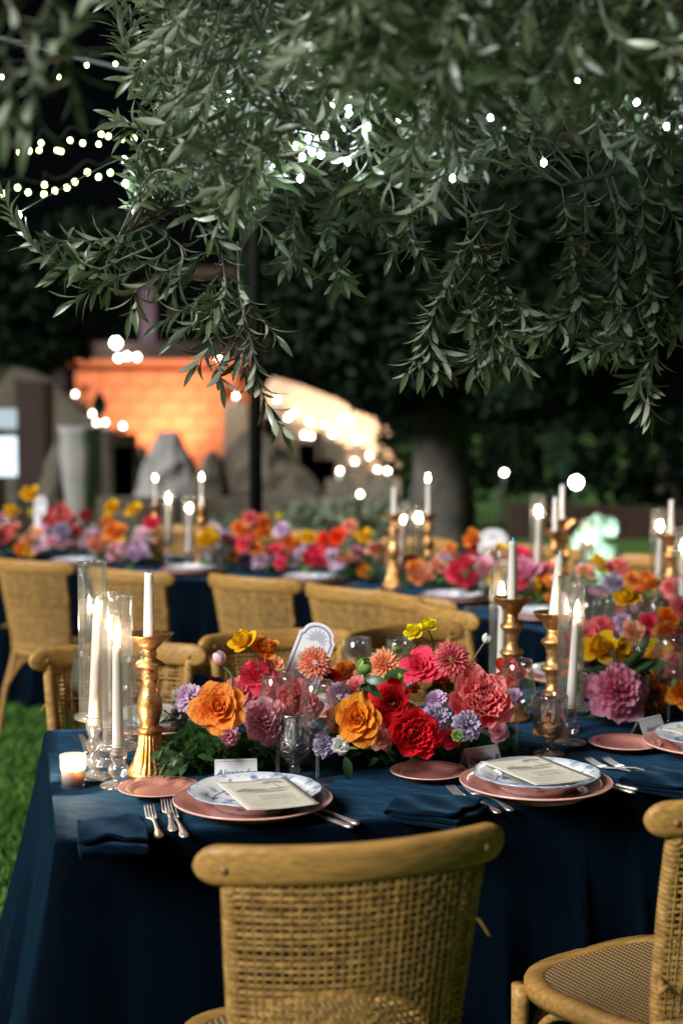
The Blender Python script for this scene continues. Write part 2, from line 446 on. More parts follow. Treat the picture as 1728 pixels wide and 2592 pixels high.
# ---- tablecloths
def offset_curve(pts, w):
    out = []
    for i, p in enumerate(pts):
        t = (pts[min(i + 1, len(pts) - 1)] - pts[max(i - 1, 0)]).normalized()
        n = Vector((-t.y, t.x, 0))
        out.append(p + n * w)
    return out
def tablecloth(name, edge, width, label, flare=0.10, amp=0.028, seed=1, wl=0.23, cornerflare=0.0):
    E = [Vector((p[0], p[1], TZ)) for p in cr([(a, b, 0) for a, b in edge], 14)]
    # resample
    L = [0]
    for i in range(1, len(E)): L.append(L[-1] + (E[i] - E[i - 1]).length)
    n = max(20, int(L[-1] / 0.03))
    F = []
    j = 0
    for k in range(n + 1):
        s = L[-1] * k / n
        while j < len(L) - 2 and L[j + 1] < s: j += 1
        u = (s - L[j]) / max(1e-9, L[j + 1] - L[j])
        F.append(E[j].lerp(E[j + 1], min(1, max(0, u))))
    Bk = offset_curve(F, width)
    nv = max(12, int(width / 0.035))
    v = []; f = []
    for i in range(n + 1):
        for k in range(nv + 1):
            p = F[i].lerp(Bk[i], k / nv)
            v.append((p.x, p.y, TZ))
    W = nv + 1
    for i in range(n):
        for k in range(nv):
            f.append((i * W + k, (i + 1) * W + k, (i + 1) * W + k + 1, i * W + k + 1))
    loop = [i * W for i in range(n + 1)] + [n * W + k for k in range(1, W)] + [i * W + nv for i in range(n - 1, -1, -1)] + [k for k in range(nv - 1, 0, -1)]
    m = len(loop)
    P = [Vector(v[i]) for i in loop]
    corners = {0, n, n + nv, n + nv + n}
    N = []
    for i in range(m):
        # averaged normal over a few points to round the corners
        acc = Vector((0, 0, 0))
        for d in range(-3, 4):
            a, b = P[(i + d - 1) % m], P[(i + d + 1) % m]
            t = (b - a).normalized(); acc += Vector((t.y, -t.x, 0))
        N.append(acc.normalized())
    S = [0.0]
    for i in range(1, m): S.append(S[-1] + (P[i] - P[i - 1]).length)
    lev = [0.004, 0.012, 0.03, 0.07, 0.13, 0.2, 0.28, 0.36, 0.44, 0.52, 0.6, 0.67, 0.72, 0.755]
    prev = loop
    for li, dz in enumerate(lev):
        row = []
        t = dz / 0.755
        for i in range(m):
            s = S[i]
            ph = 2 * math.pi * s / wl + 2.2 * noise1(s * 1.7, seed) + 1.3 * noise1(s * 4.1, seed + 3)
            fold = math.sin(ph) + 0.45 * math.sin(2.1 * ph + 1.3 + noise1(s * 2.3, seed + 7) * 4)
            dc = min(min(abs(i - c), m - abs(i - c)) for c in corners)
            cf = math.exp(-(dc / 7.0) ** 2)
            o = 0.006 * min(1, dz / 0.012) + flare * t ** 1.15 + amp * fold * t ** 0.9 + cornerflare * cf * t ** 1.2
            if t > 0.93: o += 0.03 * (0.5 + noise1(s * 5, seed + 9))
            lat = 0.012 * t * math.sin(ph * 0.5 + 1)
            tang = Vector((-N[i].y, N[i].x, 0))
            q = P[i] + N[i] * o + tang * lat
            v.append((q.x, q.y, TZ - dz)); row.append(len(v) - 1)
        for i in range(m):
            i2 = (i + 1) % m
            f.append((prev[i], row[i], row[i2], prev[i2]))
        prev = row
    # shallow unevenness on the top
    for i in range((n + 1) * W):
        x, y, z = v[i]
        v[i] = (x, y, z + 0.0012 * math.sin(x * 31 + 2 * math.sin(y * 17)) * math.sin(y * 23 + x * 5))
    o = mk(name, v, f, M['cloth'])
    tag(o, label, 'tablecloth')
    return F, Bk
NEAR_EDGE = [(-0.530, 2.618), (-0.285, 2.674), (0.0, 2.732), (0.258, 2.808), (0.52, 2.935), (0.76, 3.085), (1.1, 3.33), (1.45, 3.63), (1.8, 3.98), (2.05, 4.3)]
FAR_EDGE = [(-2.9, 8.35), (-2.1, 7.93), (-1.42, 7.55), (-0.74, 7.13), (-0.175, 6.72), (0.15, 6.36), (0.42, 5.93), (0.70, 5.40), (0.86, 5.08)]
NF, NB = tablecloth('tablecloth', NEAR_EDGE, 1.0, 'navy velvet cloth to the ground on the nearest banquet table', flare=0.085, amp=0.036, wl=0.19, seed=2, cornerflare=0.10)
FF, FB = tablecloth('tablecloth', FAR_EDGE, 1.0, 'navy velvet cloth on the farther curved banquet table behind the row of chair backs', flare=0.06, seed=5)
def curve_at_px(F, B, w, px):
    """point on a table's lengthwise line (w across) that projects to column px"""
    best = None
    for a, b in zip(F, B):
        p = a.lerp(b, w); q = proj(p)
        d = abs(q[0] - px)
        if best is None or d < best[0]: best = (d, p, q)
    return best[1]

# ---- background: terrace, stairs, boulders
D1 = 24.0
wall = empty('terracotta_wall', aty(400, 1200, D1 + .25), label='orange terracotta block wall glowing behind the terrace stairs', cat='wall')
wall.location.z = 0
x0 = aty(185, 1000, D1).x; x1 = aty(625, 1000, D1).x
ztop = aty(400, 925, D1).z
mk('backing', *box(x1 - x0, 0.3, ztop, ((x0 + x1) / 2 - wall.location.x, 0.2, ztop / 2)), M['brick'], wall, False)
bw, bh = 0.46, 0.245
ncol = int((x1 - x0) / bw) + 1; nrow = int(ztop / bh)
bm_mesh = None
for r in range(nrow):
    for c in range(ncol + 1):
        cx = x0 + (c + (0.5 if r % 2 else 0.0)) * bw
        if cx - bw / 2 < x0 - 0.05 or cx + bw / 2 > x1 + 0.05: continue
        loc = (cx - wall.location.x, rnd.uniform(-0.012, 0.012), (r + 0.5) * bh)
        if bm_mesh is None:
            o = mk('block', *box(bw - 0.014, 0.16, bh - 0.014), M['brick'], wall, False, loc=loc); bm_mesh = o.data
        else:
            o = bpy.data.objects.new('block', bm_mesh); COL.objects.link(o); o.parent = wall; o.location = loc
        o.rotation_euler = (0, 0, rnd.uniform(-0.01, 0.01))
# coping course
mk('coping', *box(x1 - x0 + 0.2, 0.45, 0.1, ((x0 + x1) / 2 - wall.location.x, 0.12, ztop + 0.052)), M['brick'], wall, False)

def slab_poly(name, pxpts, D, thick, mat, label, cat, jag=0.0, drop=True):
    """thick wall whose upper outline runs through the given points, standing on the ground"""
    top = [aty(px, py, D) for px, py in pxpts]
    base = top[0].copy(); base.z = 0
    v = []; f = []
    n = len(top)
    for dy in (0, thick):
        for p in top: v.append((p.x - base.x, dy, p.z + rnd.uniform(-jag, jag)))
        for p in top: v.append((p.x - base.x, dy, -0.01))
    for i in range(n - 1):
        f.append((n + i, n + i + 1, i + 1, i))
        f.append((2 * n + i, 2 * n + i + 1, 3 * n + i + 1, 3 * n + i))
        f.append((i, i + 1, 2 * n + i + 1, 2 * n + i))
    f.append((0, 2 * n, 3 * n, n)); f.append((n - 1, 2 * n - 1, 4 * n - 1, 3 * n - 1))
    o = mk(name, v, f, mat, None, False, loc=base)
    return tag(o, label, cat)
slab_poly('sloping_wall', [(668, 985), (690, 955), (760, 975), (850, 1010), (930, 1050), (1003, 1090), (1012, 1180)], 22.6, 0.4, M['plaster'], 'bright ochre sloping wall washed with light behind the candlelit steps', 'wall', 0.01)
slab_poly('sloping_wall', [(-120, 900), (60, 930), (130, 962), (215, 1050), (300, 1112), (312, 1200)], 20.5, 0.5, M['stone'], 'brown stone wall with its top sloping down towards the terrace stairs', 'wall', 0.02)
slab_poly('low_wall', [(120, 1262), (400, 1262), (700, 1265), (1010, 1275), (1100, 1290)], 16.5, 0.4, M['stone'], 'low grey stone retaining wall running in front of the terrace stairs', 'wall', 0.012)
slab_poly('stone_pier', [(38, 962), (112, 965)], 15.0, 0.5, M['darkwood'], 'dark square pier at the left end of the terrace', 'pillar')
slab_poly('low_wall', [(1290, 1275), (1728, 1290), (2100, 1300)], 19.0, 0.4, M['darkwood'], 'dark low wall beyond the spotlit plant on the lawn', 'wall', 0.012)

def rock(name, px, py, D, w, h, mat, label, seed, taper=0.5, depth=None, blunt=.16):
    """boulder standing on the ground: px,py its top centre; w,h in metres above the ground"""
    p = aty(px, py, D); r2 = random.Random(seed)
    n, k = 14, 9
    H = p.z; v = []; f = []
    for i in range(k):
        t = i / (k - 1); z = H * t
        s = (1 - t) ** 0.6 * (1 - taper) + taper * (1 - t ** 2.2) + blunt * t
        s = max(s, 0.02)
        for j in range(n):
            a = 2 * math.pi * j / n
            rr = w / 2 * s * (1 + 0.22 * math.sin(2 * a + seed + 2 * t) + 0.2 * r2.uniform(-1, 1))
            v.append((rr * math.cos(a) - 0.16 * w * t * math.sin(seed), (depth or 0.8) * rr * math.sin(a), z - 0.01 + 0.03 * r2.uniform(-1, 1) * (0 < i < k - 1)))
    for i in range(k - 1):
        for j in range(n):
            j2 = (j + 1) % n
            f.append((i * n + j, i * n + j2, (i + 1) * n + j2, (i + 1) * n + j))
    f.append(tuple((k - 1) * n + j for j in range(n)))
    o = mk(name, v, f, mat, None, False, loc=(p.x, D, 0))
    return tag(o, label, 'boulder')
rock('boulder', 432, 1090, 17.6, 1.0, 0, M['stone_pale'], 'pale pointed boulder standing before the glowing orange wall', 3, 0.7, None, .30)
rock('boulder', 520, 1140, 17.3, 0.55, 0, M['stone'], 'small grey boulder beside the pale pointed boulder', 5, 0.8)
rock('boulder', 690, 1090, 18.2, 1.5, 0, M['stone'], 'wide reddish grey boulder behind the black pole', 8, 0.85)
rock('boulder', 130, 1120, 13.5, 0.5, 0, M['stone'], 'mossy brown boulder at the foot of the dark pier', 11, 0.85)
rock('boulder', 980, 1190, 15.2, 0.55, 0, M['stone'], 'grey boulder between the candlelit steps and the tree trunk', 14, 0.85)

# tapered pale urn
p = aty(203, 1080, 13.2)
prof = [(0.10, 0), (0.11, 0.03), (0.06, 0.08), (0.075, 0.3), (0.11, 0.62), (0.155, 1.0), (0.185, 1.3), (0.17, p.z - 0.06), (0.2, p.z), (0.16, p.z), (0.13, p.z - 0.1)]
prof = [(r * 1.05, z) for r, z in prof if z <= p.z + 0.001]
urn = mk('tall_urn', *lathe(prof, 28, lambda a, i: 1 + 0.03 * math.sin(9 * a)), M['stone_pale'], loc=(p.x, 13.2, 0))
tag(urn, 'tall pale tapered stone urn before the brown sloping wall', 'urn')
# glowing panels stand in for light-struck wall at the far left edge
for (py0, py1, lab) in ((1035, 1085, 'small upper glowing panel in place of lit wall at the left terrace edge'), (1105, 1205, 'large lower glowing panel in place of lit wall at the left terrace edge')):
    a = aty(-45, py1, 14.2); b = aty(42, py0, 14.2)
    r = empty('wall_glow_panel', (0.5 * (a.x + b.x), 14.2, 0), label=lab, cat='lamp')
    mk('post', *box(0.05, 0.05, b.z, (0, 0.06, b.z / 2)), M['dark'], r, False)
    mk('panel', *box(b.x - a.x, 0.04, b.z - a.z, (0, 0, (a.z + b.z) / 2)), emat('wall_glow', (0.75, 0.92, 1.0), 0.3 if py0 < 1090 else 0.7), r, False)

# timber house front above the terrace: beam, posts
r = empty('timber_pergola', (aty(400, 1000, 25.2).x, 25.2, 0), label='dark red timber pergola above the terracotta wall', cat='pergola')
for px in (150, 375, 640):
    p = aty(px, 640, 25.2)
    mk('post', *box(0.26 if px == 375 else 0.2, 0.26, p.z, (p.x - r.location.x, 0, p.z / 2)), M['violet'] if px == 375 else M['darkwood'], r, False)
for py in (905, 880, 690):
    p = aty(400, py, 25.2)
    mk('beam', *box(4.4, 0.2, 0.16, (0, -0.24 if py > 850 else 0, p.z)), M['darkwood'], r, False)

# candle cups on stepped stone flights
def votive_cup(px, py, D, label, lamp=False, group=None):
    p = aty(px, py, D)
    return p
FLIGHTS = {
 'left flight of stone steps on the sloping wall': (20.2, [(140, 985), (185, 1005), (222, 1032), (234, 1056), (160, 1000), (205, 1022), (262, 1082), (248, 1070)]),
 'central flight of stone steps below the orange wall': (19.2, [(305, 1090), (340, 1106), (350, 1132), (375, 1147), (398, 1163), (425, 1168), (432, 1192), (475, 1207), (330, 1209), (318, 1120), (360, 1160), (412, 1182), (452, 1200), (385, 1200), (490, 1180)]),
 'right flight of stone steps before the bright sloping wall': (20.0, [(590, 1012), (610, 1040), (704, 1020), (740, 1045), (775, 1076), (735, 1124), (762, 1112), (772, 1146), (800, 1141), (817, 1156), (812, 1080), (835, 1179), (850, 1191), (880, 1189), (935, 1166), (980, 1188), (720, 1060), (752, 1085), (790, 1110), (828, 1130), (862, 1150), (900, 1172), (955, 1195), (680, 1045), (845, 1100), (900, 1125)]),
 'bottom steps of the terrace above the low wall': (17.4, [(918, 1258), (965, 1252), (537, 1255), (870, 1205)]),
}
cup_mesh = None
words = ['first', 'second', 'third', 'fourth', 'fifth', 'sixth', 'seventh', 'eighth', 'ninth', 'tenth', 'eleventh', 'twelfth', 'thirteenth', 'fourteenth', 'fifteenth', 'sixteenth'] + ['%dth' % k for k in range(17, 40)]
cup_v, cup_f = lathe([(0.03, 0.0), (0.034, 0.01), (0.038, 0.09), (0.034, 0.09), (0.03, 0.05), (0.0, 0.05)], 12)
fl_v, fl_f = lathe([(0.0, 0.05), (0.017, 0.060), (0.022, 0.080), (0.015, 0.105), (0.0, 0.135)], 10)
cup_glass = pmat('frosted_cup', (0.8, 0.78, 0.75), 0.4)
cupd = None
for fname, (D, pts) in FLIGHTS.items():
    st = empty('stone_stairway', (aty(pts[0][0], 1200, D).x, D, 0), label=fname, cat='stairs')
    order = sorted(range(len(pts)), key=lambda i: pts[i][0])
    for w, i in enumerate(order):
        px, py = pts[i]
        Di = D + (0.7 if py < 1060 else 0.0) + 0.25 * (i % 3)
        p = aty(px, py + 14, Di)
        p.x += rnd.uniform(-.05, .05); p.z += rnd.uniform(-.05, .05); zb = p.z
        mk('step', *box(0.34, 0.34, zb, (p.x - st.location.x, Di - D, zb / 2)), M['plaster'] if 'right' in fname else M['stone'], st, False)
        c = empty('candle_cup', (p.x, Di, zb), label='%s lit candle cup from the left on the %s' % (words[w], fname.split(' of stone')[0].replace('bottom steps of the terrace above the low wall', 'bottom terrace steps')), cat='candle', group='candle cups on the terrace steps')
        if cupd is None:
            a = mk('cup', cup_v, cup_f, cup_glass, c); b = mk('flame', fl_v, fl_f, M['lamp_warm'], c); cupd = (a.data, b.data)
        else:
            for nm, dat in zip(('cup', 'flame'), cupd):
                o = bpy.data.objects.new(nm, dat); COL.objects.link(o); o.parent = c

# garden lamps: globe on a stake
def globe_lamp(px, py, D, r, mat, label, energy=0.0, col=(1, 1, 1)):
    p = aty(px, py, D)
    e = empty('garden_lamp', (p.x, D, 0), label=label, cat='lamp')
    mk('post', *lathe([(0.03, 0), (0.012, 0.02), (0.012, p.z - r)], 10), M['dark'], e)
    mk('globe', *lathe([(0.0, p.z - r), (r * .7, p.z - r * .7), (r, p.z), (r * .7, p.z + r * .7), (0.0, p.z + r)], 16), mat, e)
    if energy:
        l = bpy.data.lights.new('bulb_light', 'POINT'); l.energy = energy; l.color = col; l.shadow_soft_size = r
        o = bpy.data.objects.new('bulb_light', l); COL.objects.link(o); o.parent = e; o.location = (0, -r - 0.06, p.z)
    return e
globe_lamp(875, 1066, 21.6, 0.07, M['lamp_warm'], 'large bright lamp in the middle of the ochre sloping wall', 10, (1.0, 0.75, 0.5))
globe_lamp(1457, 1221, 14.0, 0.055, M['lamp_w'], 'big cool white globe lamp right of the tree trunk', 2.2, (0.7, 1.0, 0.9))
globe_lamp(1275, 1196, 15.0, 0.024, M['lamp_warm'], 'small warm globe lamp low beside the tree trunk', 3, (1, .8, .6))
globe_lamp(294, 868, 24.6, 0.07, M['lamp_w'], 'large cool white globe lamp above the orange wall', 6, (0.85, 0.95, 1))
for k, (px, py) in enumerate(((300, 906), (322, 902), (347, 904), (170, 892), (201, 895), (530, 915), (556, 912))):
    globe_lamp(px, py, 24.4, 0.034, M['lamp_warm'], '%s small warm lamp from the left along the top of the orange wall' % ['third', 'fourth', 'fifth', 'first', 'second', 'sixth', 'seventh'][k])
# uplight at the foot of the orange wall
def uplight(px, py, D, energy, col, label, aim, size=math.radians(110), name='ground_uplight', lens=True, blend=0.8):
    p = aty(px, py, D)
    e = empty(name, (p.x, D, 0), label=label, cat='lamp')
    mk('stake', *lathe([(0.05, 0), (0.015, 0.02), (0.015, max(0.05, p.z - 0.06))], 10), M['dark'], e)
    d = (Vector(aim) - p).normalized()
    q = Vector((0, 0, 1)).rotation_difference(d)
    h = mk('housing', *lathe([(0.03, -0.09), (0.06, -0.07), (0.065, 0.02), (0.058, 0.02), (0.05, 0.0)], 16), M['dark'], e, loc=(0, 0, p.z)); h.rotation_mode = 'QUATERNION'; h.rotation_quaternion = q
    if lens:
        g = mk('lens', *lathe([(0.0, 0.0), (0.05, 0.0)], 16), emat('lens_glow', col, 25), e, loc=(0, 0, p.z)); g.rotation_mode = 'QUATERNION'; g.rotation_quaternion = q
    l = bpy.data.lights.new('beam', 'SPOT'); l.energy = energy; l.color = col; l.spot_size = size; l.spot_blend = blend; l.shadow_soft_size = 0.05
    o = bpy.data.objects.new('beam', l); COL.objects.link(o); o.parent = e; o.location = Vector((0, 0, p.z)) + d * 0.04
    o.rotation_mode = 'QUATERNION'; o.rotation_quaternion = Vector((0, 0, -1)).rotation_difference(d)
    return e
uplight(430, 1112, 23.1, 125, (1.0, 0.54, 0.36), 'warm uplight at the foot of the orange wall', aty(400, 1010, D1), math.radians(150))
uplight(770, 1140, 21.7, 48, (1.0, 0.74, 0.50), 'warm uplight at the foot of the bright sloping wall, upper one', aty(760, 1060, 22.6), math.radians(150))
uplight(915, 1170, 21.7, 48, (1.0, 0.74, 0.50), 'warm uplight at the foot of the bright sloping wall, lower one', aty(915, 1110, 22.6), math.radians(150))
uplight(1480, 1385, 12.1, 190, (0.86, 1.0, 0.92), 'white ground spotlight lighting the spiky plant on the lawn', aty(1515, 1340, 13.0), math.radians(125))
# black pole
p = aty(645, 560, 9.0)
pole = empty('slim_pole', (p.x, 9.0, 0), label='slim black steel pole standing behind the far table', cat='pole')
mk('shaft', *lathe([(0.042, 0.01), (0.042, 3.2), (0.02, 3.22)], 18), M['dark'], pole)
mk('base_plate', *lathe([(0.11, 0), (0.11, 0.012), (0.05, 0.02)], 18), M['dark'], pole)
lp = empty('slim_pole', (-3.3, 6.2, 0), label='slim black pole left of the tables holding the festoon strands', cat='pole')
mk('shaft', *lathe([(0.035, 0.01), (0.03, 4.0), (0.01, 4.02)], 14), M['dark'], lp)
mk('base_plate', *lathe([(0.11, 0), (0.11, 0.012), (0.05, 0.02)], 18), M['dark'], lp)
POLE_TOP = Vector((-3.3, 6.2, 3.7))
# teal hanging lantern on the sloping wall corner
p = aty(252, 1052, 17.9)
lt = empty('teal_lantern', (p.x, 17.9, 0), label='teal teardrop shaped lantern on a pole before the orange wall', cat='lantern')
mk('pole', *lathe([(0.02, 0), (0.02, p.z)], 10), M['dark'], lt)
mk('body', *lathe([(0.02, p.z), (0.07, p.z + .03), (0.098, p.z + .10), (0.085, p.z + .18), (0.04, p.z + .26), (0.008, p.z + .32)], 20), M['teal'], lt)

def leaf_cloud(clumps, n, size, seed):
    """clumps: (x,y,z,rx,ry,rz)"""
    g2 = np.random.default_rng(seed)
    w = np.array([c[3] * c[4] * c[5] for c in clumps]) ** 0.7; w /= w.sum()
    idx = g2.choice(len(clumps), n, p=w)
    C = np.array(clumps)[idx]
    d = g2.normal(size=(n, 3)); d /= np.linalg.norm(d, axis=1)[:, None]
    rr = (0.35 + 0.65 * g2.random(n) ** 0.5)[:, None]
    c = C[:, :3] + d * C[:, 3:] * rr
    a = g2.normal(size=(n, 3)); a /= np.linalg.norm(a, axis=1)[:, None]
    b = np.cross(a, g2.normal(size=(n, 3))); b /= np.linalg.norm(b, axis=1)[:, None]
    s = size * g2.uniform(.6, 1.3, n)[:, None]
    V = np.stack([c - a * s, c + b * s * .38, c + a * s, c - b * s * .38], 1).reshape(-1, 3)
    F = (np.arange(n) * 4)[:, None] + np.array([[0, 1, 2, 3]])
    return V, F
def clump(px, py, D, rpx, rpy, ry=0.9):
    p = aty(px, py, D); return (p.x, p.y, p.z, rpx / ppm(D), ry, rpy / ppm(D))
# ---- spiky spotlit plant, ground cover
def spiky(px, py, D, n, L, label, mat, seed):
    r2 = random.Random(seed)
    p = aty(px, py, D)
    e = empty('spiky_plant', (p.x, D, 0), label=label, cat='plant')
    for i in range(n):
        a = r2.uniform(0, 2 * math.pi); el = math.radians(r2.uniform(35, 85)); l = L * r2.uniform(.7, 1.1)
        pts = [Vector((math.cos(a) * math.cos(el) * l * t, math.sin(a) * math.cos(el) * l * t, l * t * math.sin(el) - 0.25 * l * t * t)) for t in (0, .25, .5, .75, 1)]
        s = Vector((-math.sin(a), math.cos(a), 0))
        v = []; f = []
        for k, q in enumerate(pts):
            w = 0.075 * L * [0.6, 1, 0.9, 0.6, 0.04][k]
            v += [tuple(q - s * w), tuple(q + Vector((0, 0, -0.012))), tuple(q + s * w)]
        for k in range(4):
            for j in range(2): f.append((k * 3 + j, k * 3 + j + 1, k * 3 + 4 + j, k * 3 + 3 + j))
        mk('leaf', v, f, mat, e)
V, F = leaf_cloud([clump(1500, 1345, 13.0, 30, 36, .16), clump(1540, 1335, 13.05, 18, 22, .14), clump(1470, 1375, 13.0, 22, 30, .14), clump(1515, 1430, 13.0, 46, 60, .2)], 1500, 0.04, 41)
b = empty('spotlit_bush', (aty(1505, 1400, 13.0).x, 13.0, 0), label='pale leafy bush blazing white in the ground spotlight on the lawn', cat='bush')
V[:, 2] = np.maximum(V[:, 2], .01)
mk('foliage', V - np.array(b.location), F, M['agave'], b, False)
mk('stem', *tube([(0, 0, -0.02), (0.02, 0, .3), (0, 0, .6)], 0.02, 8), M['bark'], b)
spiky(1120, 1420, 12.0, 16, 0.5, 'low green spiky plant at the foot of the tree trunk', M['leaf_br'], 9)

# ---- background trees
def bgtree(name, base, H, r, clumps, n, size, label, seed, lean=(0, 0)):
    e = empty(name, base, label=label, cat='tree')
    B = Vector(base)
    pts = [Vector((0, 0, -0.05)), Vector((lean[0] * .3, lean[1] * .3, H * .4)), Vector((lean[0], lean[1], H))]
    v, f = tube(cr(pts, 8), lambda i, t: r * (1.45 - 1.0 * t ** .5) * (1 + 0.07 * math.sin(i * 1.7)), 16)
    v = [(x * (1 + 0.06 * math.sin(5 * math.atan2(y, x) + z * 3)), y, z) for x, y, z in v]
    tr = mk('trunk', v, f, M['bark_grey'] if name == 'shade_tree' else M['bark'], e)
    for c in clumps[:7]:
        q = Vector(c[:3]) - B
        st = Vector((lean[0] * .8, lean[1] * .8, H * .82))
        mk('limb', *tube(cr([st, st.lerp(q, .5) + Vector((0, 0, .1)), q], 5), lambda i, t: r * .4 * (1 - .75 * t), 8), M['bark'], tr)
    V, F = leaf_cloud(clumps, n, size, seed)
    V = V - np.array(base)
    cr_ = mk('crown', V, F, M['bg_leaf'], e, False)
    return e
pt = aty(1115, 1300, 11.5)
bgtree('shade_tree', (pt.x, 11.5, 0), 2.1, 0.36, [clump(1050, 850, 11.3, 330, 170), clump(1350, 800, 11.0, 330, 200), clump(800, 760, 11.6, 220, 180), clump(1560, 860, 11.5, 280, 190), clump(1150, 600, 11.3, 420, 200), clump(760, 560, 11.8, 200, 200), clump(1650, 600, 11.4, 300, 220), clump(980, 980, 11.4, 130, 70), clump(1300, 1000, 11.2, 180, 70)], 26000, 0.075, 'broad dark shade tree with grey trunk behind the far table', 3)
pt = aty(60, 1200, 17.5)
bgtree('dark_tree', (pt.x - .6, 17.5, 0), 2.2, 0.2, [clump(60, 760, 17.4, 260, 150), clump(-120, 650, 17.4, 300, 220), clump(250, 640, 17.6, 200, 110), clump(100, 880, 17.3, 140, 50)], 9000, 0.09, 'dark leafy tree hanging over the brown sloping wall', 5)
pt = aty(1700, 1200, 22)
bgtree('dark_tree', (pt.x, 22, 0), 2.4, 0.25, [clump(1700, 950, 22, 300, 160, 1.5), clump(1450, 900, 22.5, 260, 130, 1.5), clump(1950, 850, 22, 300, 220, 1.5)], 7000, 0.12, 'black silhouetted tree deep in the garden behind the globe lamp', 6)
# added near-black hedge gives the night dark over the far lawn
hb = []
for k in range(16): hb.append(clump(1030 + 90 * k, 1150 + 25 * math.sin(k * 2.1), 20.6 + .3 * math.sin(k), 85, 130 + 18 * math.sin(k * 1.3), .5))
V, F = leaf_cloud(hb, 9000, 0.10, 18)
V[:, 2] = np.maximum(V[:, 2], 0.01)
b = empty('added_dark_hedge', (aty(1700, 1200, 20.6).x, 20.6, 0), label='tall added black hedge standing in for the dark beyond the lawn on the right', cat='hedge')
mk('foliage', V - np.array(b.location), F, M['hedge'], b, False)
for k in range(8):
    mk('stem', *tube([(aty(1080 + 180 * k, 1150, 20.6).x - b.location.x, 0, -.02), (aty(1080 + 180 * k, 1150, 20.6).x - b.location.x + .03, 0, 1.1)], .03, 6), M['bark'], b)
# leaning lit bush right of trunk
V, F = leaf_cloud([clump(1405, 1110, 14.8, 40, 28, .3), clump(1425, 1175, 14.6, 36, 28, .3), clump(1410, 1150, 14.7, 30, 40, .3)], 700, 0.05, 8)
b = empty('leafy_shrub', (aty(1420, 1300, 14.6).x, 14.6, 0), label='small green shrub lit by the cool globe lamp', cat='shrub')
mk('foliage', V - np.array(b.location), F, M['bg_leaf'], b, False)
mk('stem', *tube([(0, 0, -0.02), (0.03, 0, .6), (0, 0, 1.3)], 0.018, 8), M['dark'], b)
V, F = leaf_cloud([clump(880, 1300, 14.3, 200, 40, .4), clump(1000, 1330, 14.2, 90, 60, .4), clump(600, 1330, 14.4, 160, 30, .4), clump(760, 1370, 14.2, 260, 60, .5)], 4200, 0.05, 9)
b = empty('low_hedge', (aty(820, 1300, 14.3).x, 14.3, 0), label='low grey green hedge in front of the retaining wall', cat='hedge')
mk('foliage', V - np.array(b.location), F, M['olive'], b, False)
for px in (600, 760, 880, 1000):
    mk('stem', *tube([(aty(px, 1300, 14.3).x - b.location.x, 0, -0.02), (aty(px, 1300, 14.3).x - b.location.x + .02, 0, .5)], 0.02, 6), M['bark'], b)

